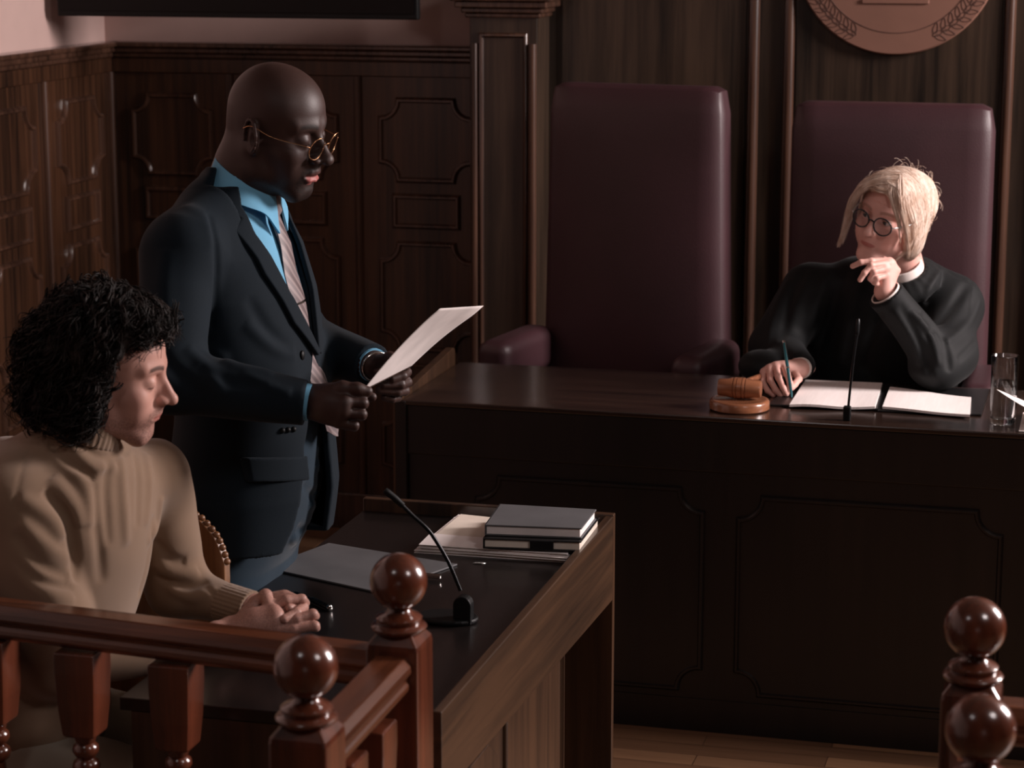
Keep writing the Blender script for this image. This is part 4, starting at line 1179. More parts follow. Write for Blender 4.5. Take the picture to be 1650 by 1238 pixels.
e1 = wr + unit(wr - el_) * .002; J.fn(cutplane(e1, wr - el_, e1 + unit(wr - el_) * .045, .085), .002, 's')
e2 = wrf + unit(wrf - elf) * .0; J.fn(cutplane(e2, wrf - elf, e2 + unit(wrf - elf) * .045, .085), .002, 's')
folds(J, [([(335, 345), (348, 400), (348, 470), (338, 530)], .007, -.010), ([(300, 330), (330, 352), (345, 400)], .014, .004),
          ([(330, 560), (380, 590), (440, 600)], .012, .008), ([(320, 590), (370, 615), (430, 622)], .010, -.006),
          ([(300, 560), (340, 600), (360, 640)], .012, .007), ([(250, 560), (285, 600), (330, 640)], .012, -.007), ([(390, 600), (440, 625), (470, 632)], .010, .005),
          ([(400, 480), (430, 530), (470, 565)], .012, -.006), ([(395, 520), (440, 560), (478, 572)], .012, .006),
          ([(270, 400), (265, 470), (275, 540)], .016, .006)])
J.disp(wav(5, 22, .0025))
# shirt front opening and cut-away hem
def opening(P):
    y = P[:, 1] - YC; z = P[:, 2]
    up = np.interp(z, [1.215, 1.34, 1.45, 1.56], [0, .052, .080, .082])
    dn = np.interp(z, [.80, .9, 1.05, 1.215], [.16, .115, .085, 0.0])
    dnf = np.interp(z, [.80, .9, 1.05, 1.215], [.02, .015, .015, 0.0])
    upn = np.interp(z, [1.215, 1.34, 1.45, 1.56], [0, .064, .102, .104])
    wn = np.where(z > 1.215, upn, dn); wf = np.where(z > 1.215, up, dnf)
    return np.maximum(np.where(y < 0, -y - wn, y - wf), -1.60 - P[:, 0])
J.fn(opening, .008, 's'); J.fn(lambda P: tor(P) + .009, .002, 's')
jm = J.mesh(.0048)
jacket = add_mesh('suit_jacket', *jm, M['suit'], man)
# lapels lying on the jacket front, cut as flat pieces and laid over the chest
lap_top = jacket_solid(0)
for sg in (-1, 1):
    ax_, bx_ = (.022, .012) if sg < 0 else (0, 0)
    poly = poly2([(-.082, 1.525), (-.100, 1.520), (-.119, 1.482), (-.107, 1.470), (-.130, 1.452), (-.112, 1.37), (-.070, 1.275), (-.010, 1.205), (.004, 1.21), (-.060, 1.33), (-.094, 1.44), (-.094, 1.49)] if sg < 0 else [(sg*(.068+ax_), 1.502), (sg*(.086+ax_), 1.492), (sg*(.110+bx_), 1.465), (sg*.128, 1.418), (sg*.112, 1.402), (sg*.130, 1.385), (sg*.098, 1.32), (sg*.060, 1.26), (sg*.010, 1.205), (sg*-.004, 1.21), (sg*(.048+bx_), 1.33), (sg*(.072+ax_), 1.44)])
    Lp = Solid()
    Lp.fn(lambda P, poly=poly: np.maximum(band(np.abs(tor(P) - .0085) - .0050, poly(P[:, 1] - YC, P[:, 2]), .0030), -1.625 - P[:, 0]), 0, 'u', A_(-1.64, YC - .16, 1.19), A_(-1.40, YC + .16, 1.57))
    add_mesh('lapel', *Lp.mesh(.0020), M['suit'], jacket)
# flap pocket, buttons
Pk = Solid(); poly = poly2([(-.185, 1.045), (-.085, 1.03), (-.085, .985), (-.185, 1.0)])
Pk.fn(lambda P: np.maximum(band(np.abs(tor(P) - .006) - .0045, poly(P[:, 1] - YC, P[:, 2]), .0025), -1.60 - P[:, 0]), 0, 'u', A_(-1.62, YC - .2, .97), A_(-1.40, YC - .07, 1.06))
add_mesh('pocket_flap', *Pk.mesh(.003), M['suit'], jacket)
for x, y in ((487, 573),):
    p = hitp(J, x, y)
    p = A_(-1.432, YC - .022, 1.222) if p is None else p
    bm = new_bm(); bmesh.ops.create_uvsphere(bm, u_segments=20, v_segments=12, radius=.0095, matrix=Matrix.Translation(Vector(p)) @ Matrix.Diagonal((.45, .8, 1, 1)))
    link('button', bm, M['black_plastic'], jacket, smooth=True)
for k in range(3):
    p = hitp(J, 455 + 9 * k, 694 - 1 * k)
    if p is not None:
        bm = new_bm(); bmesh.ops.create_uvsphere(bm, u_segments=14, v_segments=8, radius=.0055, matrix=Matrix.Translation(Vector(p))); link('button', bm, M['black_plastic'], jacket, smooth=True)
# shirt
Sh = Solid(); Sh.fn(lambda P: tor(P) + .0075, 0, 'u', lo, hi)
Sh.fn(lambda P: 1.10 - P[:, 2], .0, 'i')
Sh.disp(wav(9, 30, .002))
shirt = add_mesh('shirt', *Sh.mesh(.005), M['shirt'], man)
bm = new_bm(); G = []
def collar_pt(t, v, off):
    c, s_ = math.cos(t), math.sin(t)
    lean = .52 + .0 * c
    topx, topy, topz = -1.563 + .053 * c, YC + .062 * s_, 1.540 - .034 * c
    drop = .040 + .028 * math.exp(-((abs(t) - .30) / .30) ** 2)
    flare = .013 + .013 * s_ * s_
    return Vector((topx + c * (flare * v + off), topy + s_ * (flare * v + off), topz - drop * v + off * .3))
for sg in (-1, 1):
    rows = []
    for j in range(7):
        v = j / 6
        t0 = .10 + .16 * v
        rows.append([[bm.verts.new(collar_pt(sg * (t0 + (PI - t0) * i / 24), v + (.12 if i == 0 and j == 6 else 0), o_)) for i in range(25)] for o_ in (.004, 0)])
    for j in range(6):
        for i in range(24):
            for L_ in (0, 1):
                q = [rows[j][L_][i], rows[j][L_][i+1], rows[j+1][L_][i+1], rows[j+1][L_][i]]; bm.faces.new(q if L_ else q[::-1])
    for i in range(24):
        for j in (0, 6): bm.faces.new([rows[j][0][i], rows[j][0][i+1], rows[j][1][i+1], rows[j][1][i]])
    for j in range(6): bm.faces.new([rows[j][0][0], rows[j+1][0][0], rows[j+1][1][0], rows[j][1][0]])
link('shirt_collar', bm, M['shirt'], shirt, smooth=True)
u1 = unit(wr - el_); cuff_band('shirt_cuff', wr - u1 * .01, wr + u1 * .007, .0335, .0325, .003, M['shirt'], shirt)
u2 = unit(wrf - elf); cuff_band('shirt_cuff', wrf - u2 * .01, wrf + u2 * .006, .033, .032, .003, M['shirt'], shirt)
wb = Vector(at(583, 580, d=4.33))
bm = new_bm(); tube(bm, ring_pts(wrf + u2 * .014, u2, .031, 26, .85), .0026, 8, closed=True); link('bracelet', bm, M['chrome'], man, smooth=True)
# tie
m, nt, b = new_mat('striped_tie')
v = coords(nt, (1, 1, 1)); wv = nd(nt, 'ShaderNodeTexWave', Scale=36.0); wv.bands_direction = 'DIAGONAL'; wv.wave_type = 'BANDS'
mp = v.node; mp.inputs['Rotation'].default_value = (math.radians(-28), 0, 0); mp.inputs['Scale'].default_value = (.02, 1.0, 1.0)
mp.inputs['Scale'].default_value = (0.001, 1, .25)
wv.inputs['Distortion'].default_value = 1.2; wv.inputs['Detail'].default_value = 1
nt.links.new(v, wv.inputs['Vector'])
nt.links.new(ramp(nt, wv.outputs['Fac'], [(.0, lin((84, 66, 68))), (.16, lin((96, 76, 76))), (.3, lin((132, 116, 116))), (.75, lin((146, 128, 126))), (.9, lin((112, 98, 100)))]), b.inputs['Base Color'])
b.inputs['Roughness'].default_value = .5; b.inputs['Sheen Weight'].default_value = .3
M['tie'] = m
cl = [(446, 312, .014), (448, 326, .0205), (451, 340, .018), (452, 348, .0155), (460, 394, .026), (471, 440, .031), (483, 483, .034), (497, 530, .036), (509, 572, .037), (520, 620, .039), (531, 660, .040), (538, 688, .038), (542, 703, .002)]
pts = [];
for x, y, w_ in cl:
    p = at(x, y, Y=YC + .004); fx = tor(np.array([[p[0], YC, p[2]]]))[0]
    pts.append((p, w_))
bm = new_bm(); R_ = []
for i, (p, w_) in enumerate(pts):
    row = []; A_JS = np.array(JS); cxs, rxs, rys = [np.interp(p[2], A_JS[:, 0], A_JS[:, q]) for q in (1, 3, 4)]
    for k in range(9):
        u = -1 + k / 4; th = .005 if i > 3 else .009
        xs = cxs + rxs * math.sqrt(max(0, 1 - (u * w_ / rys) ** 2)) - .0055 + (.015 if i < 3 else .009 if i < 5 else 0)
        xx = xs if p[2] > 1.2 else (p[0] if p[2] < 1.12 else p[0] + (xs - p[0]) * (p[2] - 1.12) / .08)
        row.append((xx + .004 * (1 - u * u), p[1] + u * w_, p[2]))
    R_.append(row)
A1 = [[bm.verts.new(q) for q in r_] for r_ in R_]; A2 = [[bm.verts.new((q[0] - (.010 if i < 4 else .0014), q[1], q[2])) for q in r_] for i, r_ in enumerate(R_)]
for i in range(len(R_) - 1):
    for k in range(8):
        bm.faces.new([A1[i][k], A1[i][k+1], A1[i+1][k+1], A1[i+1][k]]); bm.faces.new([A2[i][k], A2[i+1][k], A2[i+1][k+1], A2[i][k+1]])
    for k in (0, 8): bm.faces.new([A1[i][k], A1[i+1][k], A2[i+1][k], A2[i][k]])
for k in range(8):
    for i in (0, -1): bm.faces.new([A1[i][k], A2[i][k], A2[i][k+1], A1[i][k+1]])
tie = link('tie', bm, M['tie'], man, smooth=True)
p = at(484, 487, Y=YC)
bm = new_bm(); tube(bm, [(p[0] + .004 - .003 * abs(u), YC + u * .034, p[2] + u * .001) for u in (-1.05, -.5, 0, .5, .6)], .0022, 8); link('tie_clip', bm, M['chrome'], tie, smooth=True)
# trousers and shoes
Tr = Solid()
f_, l_, h_ = sections([(.72, -1.615, YC, .10, .185), (.80, -1.608, YC, .105, .185), (.86, -1.592, YC, .122, .185), (.95, -1.578, YC, .134, .182), (1.06, -1.570, YC, .131, .172), (1.13, -1.572, YC, .127, .168)])
Tr.fn(f_, 0, 'u', l_, h_)
for y in (3.875, 4.065):
    Tr.rc((-1.615, y, .82), (-1.618, y, .50), .088, .070, .04); Tr.rc((-1.618, y, .50), (-1.625, y, .09), .070, .056, .02)
folds(Tr, [([(520, 730), (528, 760), (516, 790)], .008, -.012), ([(500, 810), (515, 830), (528, 832)], .009, .009), ([(480, 850), (500, 868), (515, 866)], .009, -.008), ([(470, 868), (492, 884), (508, 880)], .009, .008), ([(490, 780), (505, 800), (525, 806)], .009, -.007), ([(510, 745), (519, 770), (508, 800)], .008, .007)])
Tr.disp(wav(11, 35, .002))
add_mesh('trousers', *Tr.mesh(.006), M['trouser'], man)
for y in (3.875, 4.065):
    Fo = Solid(); Fo.rc((-1.65, y, .045), (-1.50, y, .035), .042, .036, .02); Fo.rc((-1.635, y, .05), (-1.63, y, .10), .040, .042, .02); Fo.pl((0, 0, .001), (0, 0, -1))
    add_mesh('shoe', *Fo.mesh(.006), M['shoe'], man)
# spectacles
def spectacles(H, parent, fr_m, rl, tube_r, cy, cz, xfr, tilt, sq=1.0, temple_m=None, temple_r=None, bridge=None):
    def w3(p): return Vector(H.w(p))
    bm = new_bm()
    for y in (-1, 1):
        pts = [w3((xfr - .010 * abs(math.cos(t) * rl / .02) * 0 + tilt * math.sin(t) * rl - .006 * (math.cos(t) * y > 0) * abs(math.cos(t)), y * cy + rl * math.cos(t), cz + rl * sq * math.sin(t))) for t in [2*PI*i/36 for i in range(36)]]
        tube(bm, pts, tube_r, 8, closed=True)
    i0 = cy - rl
    tube(bm, [w3((xfr, -i0, cz + .004)), w3((xfr + .003, -i0*.5, cz + .0075)), w3((xfr + .004, 0, cz + .0085)), w3((xfr + .003, i0*.5, cz + .0075)), w3((xfr, i0, cz + .004))], tube_r, 8)
    for y in (-1, 1): tube(bm, [w3((xfr, y*(i0+.001), cz - .002)), w3((xfr - .010, y*(i0-.0015), cz - .006)), w3((xfr - .012, y*(i0-.003), cz - .011))], tube_r * .6, 6)
    gfr = link('glasses_frame', bm, fr_m, parent, smooth=True)
    for y in (-1, 1):
        bm = new_bm(); c = [w3((xfr + tilt * math.sin(t) * rl * .97 - .006 * (math.cos(t) * y > 0) * abs(math.cos(t)), y * cy + rl*.97 * math.cos(t), cz + rl*.97 * sq * math.sin(t))) for t in [2*PI*i/32 for i in range(32)]]
        n = Vector(H.R @ A_(1, 0, 0)) * .0012
        prism(bm, c, n); link('glasses_lens', bm, M['thin_lens'], gfr)
        e = cy + rl
        bm = new_bm(); tube(bm, catmull([w3((xfr - .006, y*e, cz + .006)), w3((xfr - .012, y*(e+.008), cz + .008)), w3((.04, y*.080, cz + .012)), w3((.0, y*.083, .018)), w3((-.018, y*.081, .010))], 5), temple_r or tube_r, 8)
        link('glasses_temple', bm, temple_m or fr_m, gfr, smooth=True)
m, nt, b = new_mat('thin_lens')
tr = nt.nodes.new('ShaderNodeBsdfTransparent'); gl_ = nt.nodes.new('ShaderNodeBsdfGlossy'); gl_.inputs['Roughness'].default_value = .03
fx = nt.nodes.new('ShaderNodeValue'); fx.outputs[0].default_value = .05; ms = nt.nodes.new('ShaderNodeMixShader')
tr.inputs['Color'].default_value = (.93, .94, .95, 1)
nt.links.new(fx.outputs[0], ms.inputs[0]); nt.links.new(tr.outputs[0], ms.inputs[1]); nt.links.new(gl_.outputs[0], ms.inputs[2]); nt.links.new(ms.outputs[0], nt.nodes['Material Output'].inputs['Surface'])
M['thin_lens'] = m
spectacles(H1, man, M['gold'], .0215, .00085, .0325, -.004, .108, .12)
# the sheet in his hands
bm = new_bm()
c = px_pts([(583, 632, 4.03), (661, 592, 4.235), (779, 497, 4.215), (709, 496, 4.01)])
nrm = unit(np.cross(c[1] - c[0], c[3] - c[0]))
def curl(u, v): return tuple(nrm * (-.005 * math.sin(v * PI)) + A_(0, 0, 1) * (.018 * max(0, v - .8) ** 2 * 25 * .35) * (u - .3) + A_(1, 0, 0) * 0)
sheet(bm, c[0], c[1], c[2], c[3], .0004, 18, 26, curl)
o = link('sheet_of_paper', bm, M['paper'], smooth=True, autos=False); tag(o, 'white sheet held up in both hands by the standing man', 'paper')
# ------------------------------------------------------------------ the seated man
sm = thing('person', (-1.74, 3.42, 0), 'seated man with curly dark hair and beige turtleneck, hands clasped on the desk', 'person')
SK2 = skin_mat('light_skin', (194, 148, 134), (172, 112, 102), (50, 36, 31), rough=.5, spec=.4)
H2 = Head(at(178, 599, d=3.8), azel(12, -11), math.radians(4), .95, nose=.95, open=0.0, lips=.74, lz=.95, lip_x=-.0025, brow=1.0, nose_len=.045)
S = Solid(); H2.build(S)
S.rc(H2.w((-.045, 0, -.03)), (-1.665, 3.405, 1.13), .055, .062, .03)
hm = S.mesh(.0022)
# clasped hands
N = Solid()
wn, wf = at(376, 1020, d=3.89), at(398, 984, d=3.985)
kn = px_pts([(438, 985, 3.885), (444, 992, 3.875), (444, 1003, 3.87), (436, 1012, 3.87)])
N.rc(at(350, 1026, d=3.87), wn, .027, .025, .01)
for p, r in zip(kn, (.013, .014, .0135, .012)): N.rc(wn, p, .021, r, .014)
N.rc((wn + kn[1]) / 2, (wn + kn[3]) / 2, .023, .020, .02)
finger(N, px_pts([(436, 978, 3.90), (462, 968, 3.90), (486, 966, 3.91), (492, 972, 3.945)]), .0100)
finger(N, px_pts([(446, 1004, 3.87), (478, 998, 3.872), (504, 990, 3.88), (508, 993, 3.91)]), .0100)
finger(N, px_pts([(440, 1014, 3.868), (474, 1014, 3.868), (507, 1009, 3.872), (509, 1012, 3.90)]), .0098)
finger(N, px_pts([(395, 990, 3.90), (412, 972, 3.915), (428, 960, 3.91), (432, 972, 3.895)]), .0118, .008)
h1 = N.mesh(.0018)
N = Solid()
kn = px_pts([(458, 963, 3.975), (468, 970, 3.965), (474, 980, 3.96), (474, 992, 3.955)])
N.rc(at(380, 980, d=3.99), wf, .026, .025, .01)
for p, r in zip(kn, (.013, .013, .013, .012)): N.rc(wf, p, .022, r, .014)
finger(N, px_pts([(468, 970, 3.965), (488, 979, 3.915), (478, 988, 3.880), (458, 998, 3.862)]), .0100)
finger(N, px_pts([(458, 963, 3.975), (482, 968, 3.955), (480, 975, 3.92), (466, 980, 3.895)]), .0100)
finger(N, px_pts([(474, 984, 3.96), (496, 992, 3.925), (490, 1002, 3.895), (475, 1006, 3.885)]), .0098)
finger(N, px_pts([(474, 994, 3.955), (490, 1004, 3.925), (486, 1012, 3.90), (474, 1014, 3.89)]), .0085)
h2 = N.mesh(.0018)
B_ = Solid(); B_.el((-1.70, 3.40, 1.0), (.09, .15, .16)); B_.el((-1.76, 3.41, .72), (.11, .15, .17), k=.06)
shn, eln = at(14, 808, d=3.75), at(92, 1066, d=3.78)
shf, elf = at(246, 768, d=4.0), at(285, 948, d=4.06)
for a, b, c in ((shn, eln, wn), (shf, elf, wf)): B_.rc(a, b, .045, .036, .03); B_.rc(b, c, .034, .022, .01)
for y in (3.30, 3.52): B_.rc((-1.75, y, .60), (-1.40, y, .55), .065, .05, .03); B_.rc((-1.40, y, .55), (-1.38, y, .09), .045, .03, .01)
P, F = join(hm, h1, h2, B_.mesh(.012))
sm_body = add_mesh('body', P, F, SK2, sm, face_masks(H2, P, 'stubble'))
# finger nails
def nail(parent, base, tip, out, r, m):
    base, tip = np.array(base), np.array(tip); a = unit(tip - base); o_ = unit(np.array(out) - a * (np.array(out) @ a)); s_ = np.cross(a, o_)
    c = tip + o_ * r * .62 - a * r * .1
    bm = new_bm(); R_ = np.stack([a, s_, o_], 1) @ np.diag([r * .75, r * .58, r * .30])
    bmesh.ops.create_uvsphere(bm, u_segments=14, v_segments=10, radius=1)
    for v in bm.verts: v.co = Vector(c + R_ @ np.array(v.co))
    link('finger_nail', bm, m, parent, smooth=True)
M['nail'] = plain('nail', (222, 172, 158), .3)
M['nail_dark'] = plain('nail_brown', (150, 104, 92), .3)
tocam = lambda p: unit(np.array([0, 0, CAM_H]) - p)
a, b = px_pts([(478, 988, 3.880), (458, 998, 3.862)]); nail(sm_body, a, b, tocam(b) + A_(0, 0, .5), .0075, M['nail'])
a, b = px_pts([(428, 960, 3.91), (432, 972, 3.895)]); nail(sm_body, a, b, tocam(b), .0090, M['nail'])
a, b = px_pts([(646, 606, 4.285), (632, 611, 4.272)]); nail(man_body, a, b, tocam(b), .0078, M['nail_dark'])
a, b = px_pts([(646, 620, 4.285), (618, 621, 4.272)]); nail(man_body, a, b, tocam(b), .0078, M['nail_dark'])
a, b = px_pts([(576, 627, 3.995), (592, 631, 4.00)]); nail(man_body, a, b, A_(0, 0, 1) + tocam(b) * .5, .0090, M['nail_dark'])
# sweater
K = Solid()
K.el((-1.700, 3.405, 1.02), (.105, .165, .135)); K.el((-1.735, 3.40, .84), (.115, .165, .16), None, .08); K.el((-1.76, 3.40, .66), (.13, .17, .12), None, .08)
K.el(at(160, 860, d=3.86), (.085, .120, .150), None, .06); K.el(at(108, 975, d=3.88), (.085, .12, .13), None, .06); K.el(at(20, 850, d=3.95), (.11, .10, .16), None, .06)
K.rc(at(20, 775, d=3.80), at(110, 752, d=3.83), .065, .07, .05)
K.rc(shn + A_(.0, .02, 0), shf + A_(0, -.02, 0), .062, .062, .06)
K.rc((-1.665, 3.400, 1.13), H2.w((-.040, 0, -.075)), .070, .059, .035)
K.rc(shn, at(80, 1010, d=3.74), .082, .068, .014); K.rc(at(80, 1010, d=3.74), eln, .068, .060, .02); K.rc(eln, wn - A_(0, 0, .012), .052, .030, .02)
K.rc(shf, elf, .064, .052, .014); K.rc(elf, wf, .050, .031, .03)
top = H2.w((-.028, 0, -.080)); K.fn(cutplane(top, unit(H2.w((.012, 0, .05)) - H2.w((0, 0, 0))), top, .12), .003, 's')
for e, b in ((wn, eln), (wf, elf)):
    K.fn(cutplane(e + unit(e - b) * .004, e - b, e + unit(e - b) * .045, .08), .002, 's')
folds(K, [(p_, w_ * (.75 if a_ < 0 else 1), a_ * 1.25) for p_, w_, a_ in [([(112, 700), (160, 735), (200, 730), (222, 706)], .006, -.007), ([(108, 712), (150, 752), (190, 752)], .008, .005), ([(78, 705), (110, 745), (140, 765), (152, 772)], .010, -.008),
          ([(92, 725), (125, 765), (142, 800), (150, 850)], .012, .007), ([(60, 700), (40, 740), (28, 790), (22, 822)], .004, -.004),
          ([(70, 790), (105, 830), (115, 870), (122, 940)], .011, -.013), ([(82, 770), (118, 815), (130, 850)], .012, .008), ([(30, 800), (80, 835), (100, 870)], .012, .008),
          ([(20, 860), (60, 905), (110, 930)], .012, -.008), ([(30, 840), (75, 880), (112, 905)], .010, .007), ([(10, 920), (60, 955), (120, 965)], .012, .006), ([(15, 900), (60, 935), (118, 948)], .010, -.006),
          ([(178, 735), (170, 790), (175, 880)], .010, -.005), ([(196, 730), (200, 800), (205, 880)], .010, .006), ([(216, 722), (224, 780), (222, 850)], .009, -.005), ([(236, 730), (242, 790), (236, 850)], .009, .005),
          ([(150, 780), (156, 850), (165, 940)], .012, -.005), ([(250, 830), (242, 900), (225, 960)], .012, -.010), ([(262, 800), (252, 850), (240, 880)], .010, .006),
          ([(250, 870), (275, 900), (300, 905)], .010, -.008), ([(245, 905), (280, 925), (320, 920)], .010, .007), ([(255, 925), (295, 945), (335, 935)], .010, -.007), ([(270, 945), (310, 962), (350, 950)], .010, .006), ([(330, 945), (360, 968), (385, 965)], .008, -.005)]])
K.pl((-1.4, 3.132 + .058, 0), (-.108, -.994, 0), .02)
K.disp(wav(21, 20, .0020)); K.disp(wav(22, 55, .0010))
sweater = add_mesh('turtleneck_sweater', *K.mesh(.0048), M['knit'], sm)
# folded turtleneck and ribbed cuff
nb, nt_ = A_(-1.668, 3.400, 1.125), H2.w((-.036, 0, -.050)); na = unit(nt_ - nb); nL = np.linalg.norm(nt_ - nb); nf = frame(na)
TN = Solid()
def roll_neck(P):
    q = P - nb; h = q @ na; a = np.arctan2(q @ nf[:, 2], q @ nf[:, 1]); rad = np.linalg.norm(q - h[:, None] * na, axis=1)
    R_ = .0705 - .045 * (h - .04) + .0009 * np.sin(a * 46) + .002 * np.sin(a * 3 + h * 60)
    return band(np.abs(rad - R_) - .0050, np.abs(h - (nL * .66)) - nL * .36 - .004 * np.sin(a * 2 + 1), .004)
TN.fn(roll_neck, 0, 'u', np.minimum(nb, nt_) - .085, np.maximum(nb, nt_) + .085)
add_mesh('turtleneck_collar', *TN.mesh(.0030), M['knit'], sweater)
uf = unit(wf - elf); CU = Solid(); c_ = wf + uf * -.022; cf = frame(uf)
def cuff_f(P):
    q = P - c_; h = q @ uf; a = np.arctan2(q @ cf[:, 2], q @ cf[:, 1]); rad = np.linalg.norm(q - h[:, None] * uf, axis=1)
    return band(np.abs(rad - .0335 - .0006 * np.sin(a * 30)) - .0028, np.abs(h) - .030, .002)
CU.fn(cuff_f, 0, 'u', c_ - .06, c_ + .06); add_mesh('sweater_cuff', *CU.mesh(.0022), M['knit'], sweater)
# trousers, shoes
Tr = Solid(); Tr.el((-1.775, 3.41, .62), (.14, .175, .12))
for y in (3.305, 3.52): Tr.rc((-1.75, y, .60), (-1.42, y, .565), .088, .070, .04); Tr.rc((-1.42, y, .565), (-1.38, y, .10), .066, .052, .03)
Tr.pl((-1.4, 3.132 + .055, 0), (-.108, -.994, 0), .02); Tr.disp(wav(31, 30, .003)); Tr.fn(lambda P: np.maximum(P[:, 2] - .665, -10), 0, 'i')
add_mesh('trousers', *Tr.mesh(.008), M['khaki'], sm)
for y in (3.305, 3.52):
    Fo = Solid(); Fo.rc((-1.40, y, .045), (-1.24, y, .035), .040, .034, .02); Fo.rc((-1.385, y, .05), (-1.38, y, .10), .038, .038, .02); Fo.pl((0, 0, .001), (0, 0, -1))
    add_mesh('shoe', *Fo.mesh(.006), M['shoe'], sm)
# hair
M['hair_dark'] = hair_mat('dark_curly_hair', (12, 10, 9), (38, 28, 24), .62, .25)
rg = np.random.default_rng(7)
HS = Solid()
HE = [((-.025, 0, .058), (.108, .104, .098)), ((-.074, 0, .010), (.092, .112, .106)), ((-.078, 0, -.060), (.080, .104, .066)), ((-.028, -.078, -.035), (.042, .034, .070)), ((-.030, .074, -.035), (.040, .034, .065)), ((.040, 0, .100), (.060, .072, .038))]
for c, r in HE: HS.el(H2.w(c), A_(*r) * H2.s, H2.rot(), .03)
HS.el(H2.w((.108, 0, .006)), A_(.080, .070, .086) * H2.s, H2.rot(), .012, 's')
HS.el(H2.w((.075, -.062, -.045)), A_(.062, .034, .070) * H2.s, H2.rot(), .012, 's'); HS.el(H2.w((.075, .062, -.045)), A_(.062, .034, .070) * H2.s, H2.rot(), .012, 's')
for y_ in (-1, 1): HS.el(H2.w((.070, y_ * .066, .022)), A_(.058, .036, .052) * H2.s, H2.rot(), .008, 's')
HS.rc(H2.w((-.02, 0, -.12)), H2.w((.03, 0, -.15)), .06, .06, .01, 's')
base = Solid(); base.ops = list(HS.ops); base.disp(lambda P: .012 + wav(41, 90, .008)(P) + wav(42, 200, .003)(P))
bm_ = base.mesh(.005)
# curls: helices that run from the crown outwards and down over the mass
lines = []
nc = 2300; cnt = 0
while cnt < nc:
    dirv = unit(rg.normal(size=3)); c, r = HE[rg.choice(6, p=[.26, .28, .16, .11, .11, .08])]
    p = H2.w(np.array(c) + dirv * np.array(r) * rg.uniform(.86, 1.02))
    if HS.ev(p[None])[0] < -.022 or HS.ev(p[None])[0] > .006: continue
    e = .004; g = unit(np.array([HS.ev((p + e * np.eye(3)[i])[None])[0] for i in range(3)]) - HS.ev(p[None])[0])
    cen = H2.w((-.03, 0, .10)); down = unit((p - cen) * .5 + A_(0, 0, -.14)); t = down - g * (down @ g) + rg.normal(size=3) * .25
    if np.linalg.norm(t) < .05: continue
    t = unit(t); L = rg.uniform(.06, .13); n = 18; s_ = np.linspace(0, 1, n)
    b = np.cross(g, t); turns = rg.uniform(.8, 2.0) * L / .08; ra = rg.uniform(.006, .0125); ph = rg.uniform(0, 6.28)
    q = p - t * L * .35 + np.outer(s_ * L, t) - np.outer((s_ - .35) ** 2 * L * .9, g) * .8
    amp = ra * (.45 + .75 * s_)
    q = q + np.outer(np.cos(s_ * turns * 6.28 + ph) * amp, b) + np.outer(np.sin(s_ * turns * 6.28 + ph) * amp, g)
    lo_ = H2.loc(q)
    if ((lo_[:, 0] > .045) & (lo_[:, 2] < .050)).any() or ((lo_[:, 0] > .072) & (lo_[:, 2] < .062)).any() or (lo_[:, 2] < -.135).any(): continue
    if ((lo_[:, 0] > .018) & (lo_[:, 2] < -.01)).any() or (lo_[:, 0] > .118).any() or (HS.ev(q) > .016).any(): continue
    for _ in range(3): lines.append((q + rg.normal(size=3) * .0022 + np.outer(s_ ** 1.5, rg.normal(size=3) * .006))[::1])
    cnt += 1
sz = np.linspace(0, 1, 18); rad = (.0013 * (1 - .7 * sz ** 2))[None] * rg.uniform(.6, 1.3, (len(lines), 1))
sp, sf = strand_mesh(lines, rad, 3)
P, F = join(bm_, (sp, sf))
add_mesh('curly_hair', P, F, M['hair_dark'], sm)
# his wooden tub chair: a bent board that wraps the back and comes forward past the far elbow, beaded along its edge
ch = thing('tub_chair', (-1.80, 3.42, 0), 'light brown wooden chair with beaded edge, mostly hidden behind the seated man', 'chair')
bm = new_bm(); soft_box(bm, -1.78, 3.42, .485, .40, .40, .05, .018); link('seat', bm, M['black_leather'], ch, smooth=True)
path = catmull([(-1.525, 3.730), (-1.60, 3.748), (-1.70, 3.745), (-1.95, 3.69), (-2.03, 3.56), (-2.045, 3.46), (-2.03, 3.36), (-1.97, 3.285), (-1.88, 3.262)], 8)
nP = len(path); zt = [np.interp(i / nP, [0, .04, .09, .14, .22, .6, 1], [.862, .905, .935, .950, .955, .955, .93]) for i in range(nP)]
bm = new_bm(); rr = []
for i, p in enumerate(path):
    t = unit(np.append(path[min(i+1, nP-1)] - path[max(i-1, 0)], 0)); n = A_(-t[1], t[0], 0) * .009
    p3 = A_(p[0], p[1], 0)
    rr.append([bm.verts.new(p3 + n + A_(0, 0, .47)), bm.verts.new(p3 - n + A_(0, 0, .47)), bm.verts.new(p3 - n + A_(0, 0, zt[i])), bm.verts.new(p3 + n + A_(0, 0, zt[i]))])
bm.faces.new(rr[0][::-1]); bm.faces.new(rr[-1])
for a, b in zip(rr, rr[1:]):
    for k in range(4): bm.faces.new([a[k], a[(k+1) % 4], b[(k+1) % 4], b[k]])
link('back_board', bm, M['wood_chair'], ch, bevel=.002)
bm = new_bm()
acc = 0; last = None
for i in range(nP * 4 - 4):
    a = i / 4; k = int(a); f_ = a - k; p = path[k] * (1 - f_) + path[min(k+1, nP-1)] * f_; q = A_(p[0], p[1], zt[k] * (1 - f_) + zt[min(k+1, nP-1)] * f_ + .002)
    if last is None or np.linalg.norm(q - last) > .0110:
        bmesh.ops.create_icosphere(bm, subdivisions=2, radius=.0066, matrix=Matrix.Translation(Vector(q))); last = q
link('beaded_edge', bm, M['wood_chair'], ch, smooth=True)
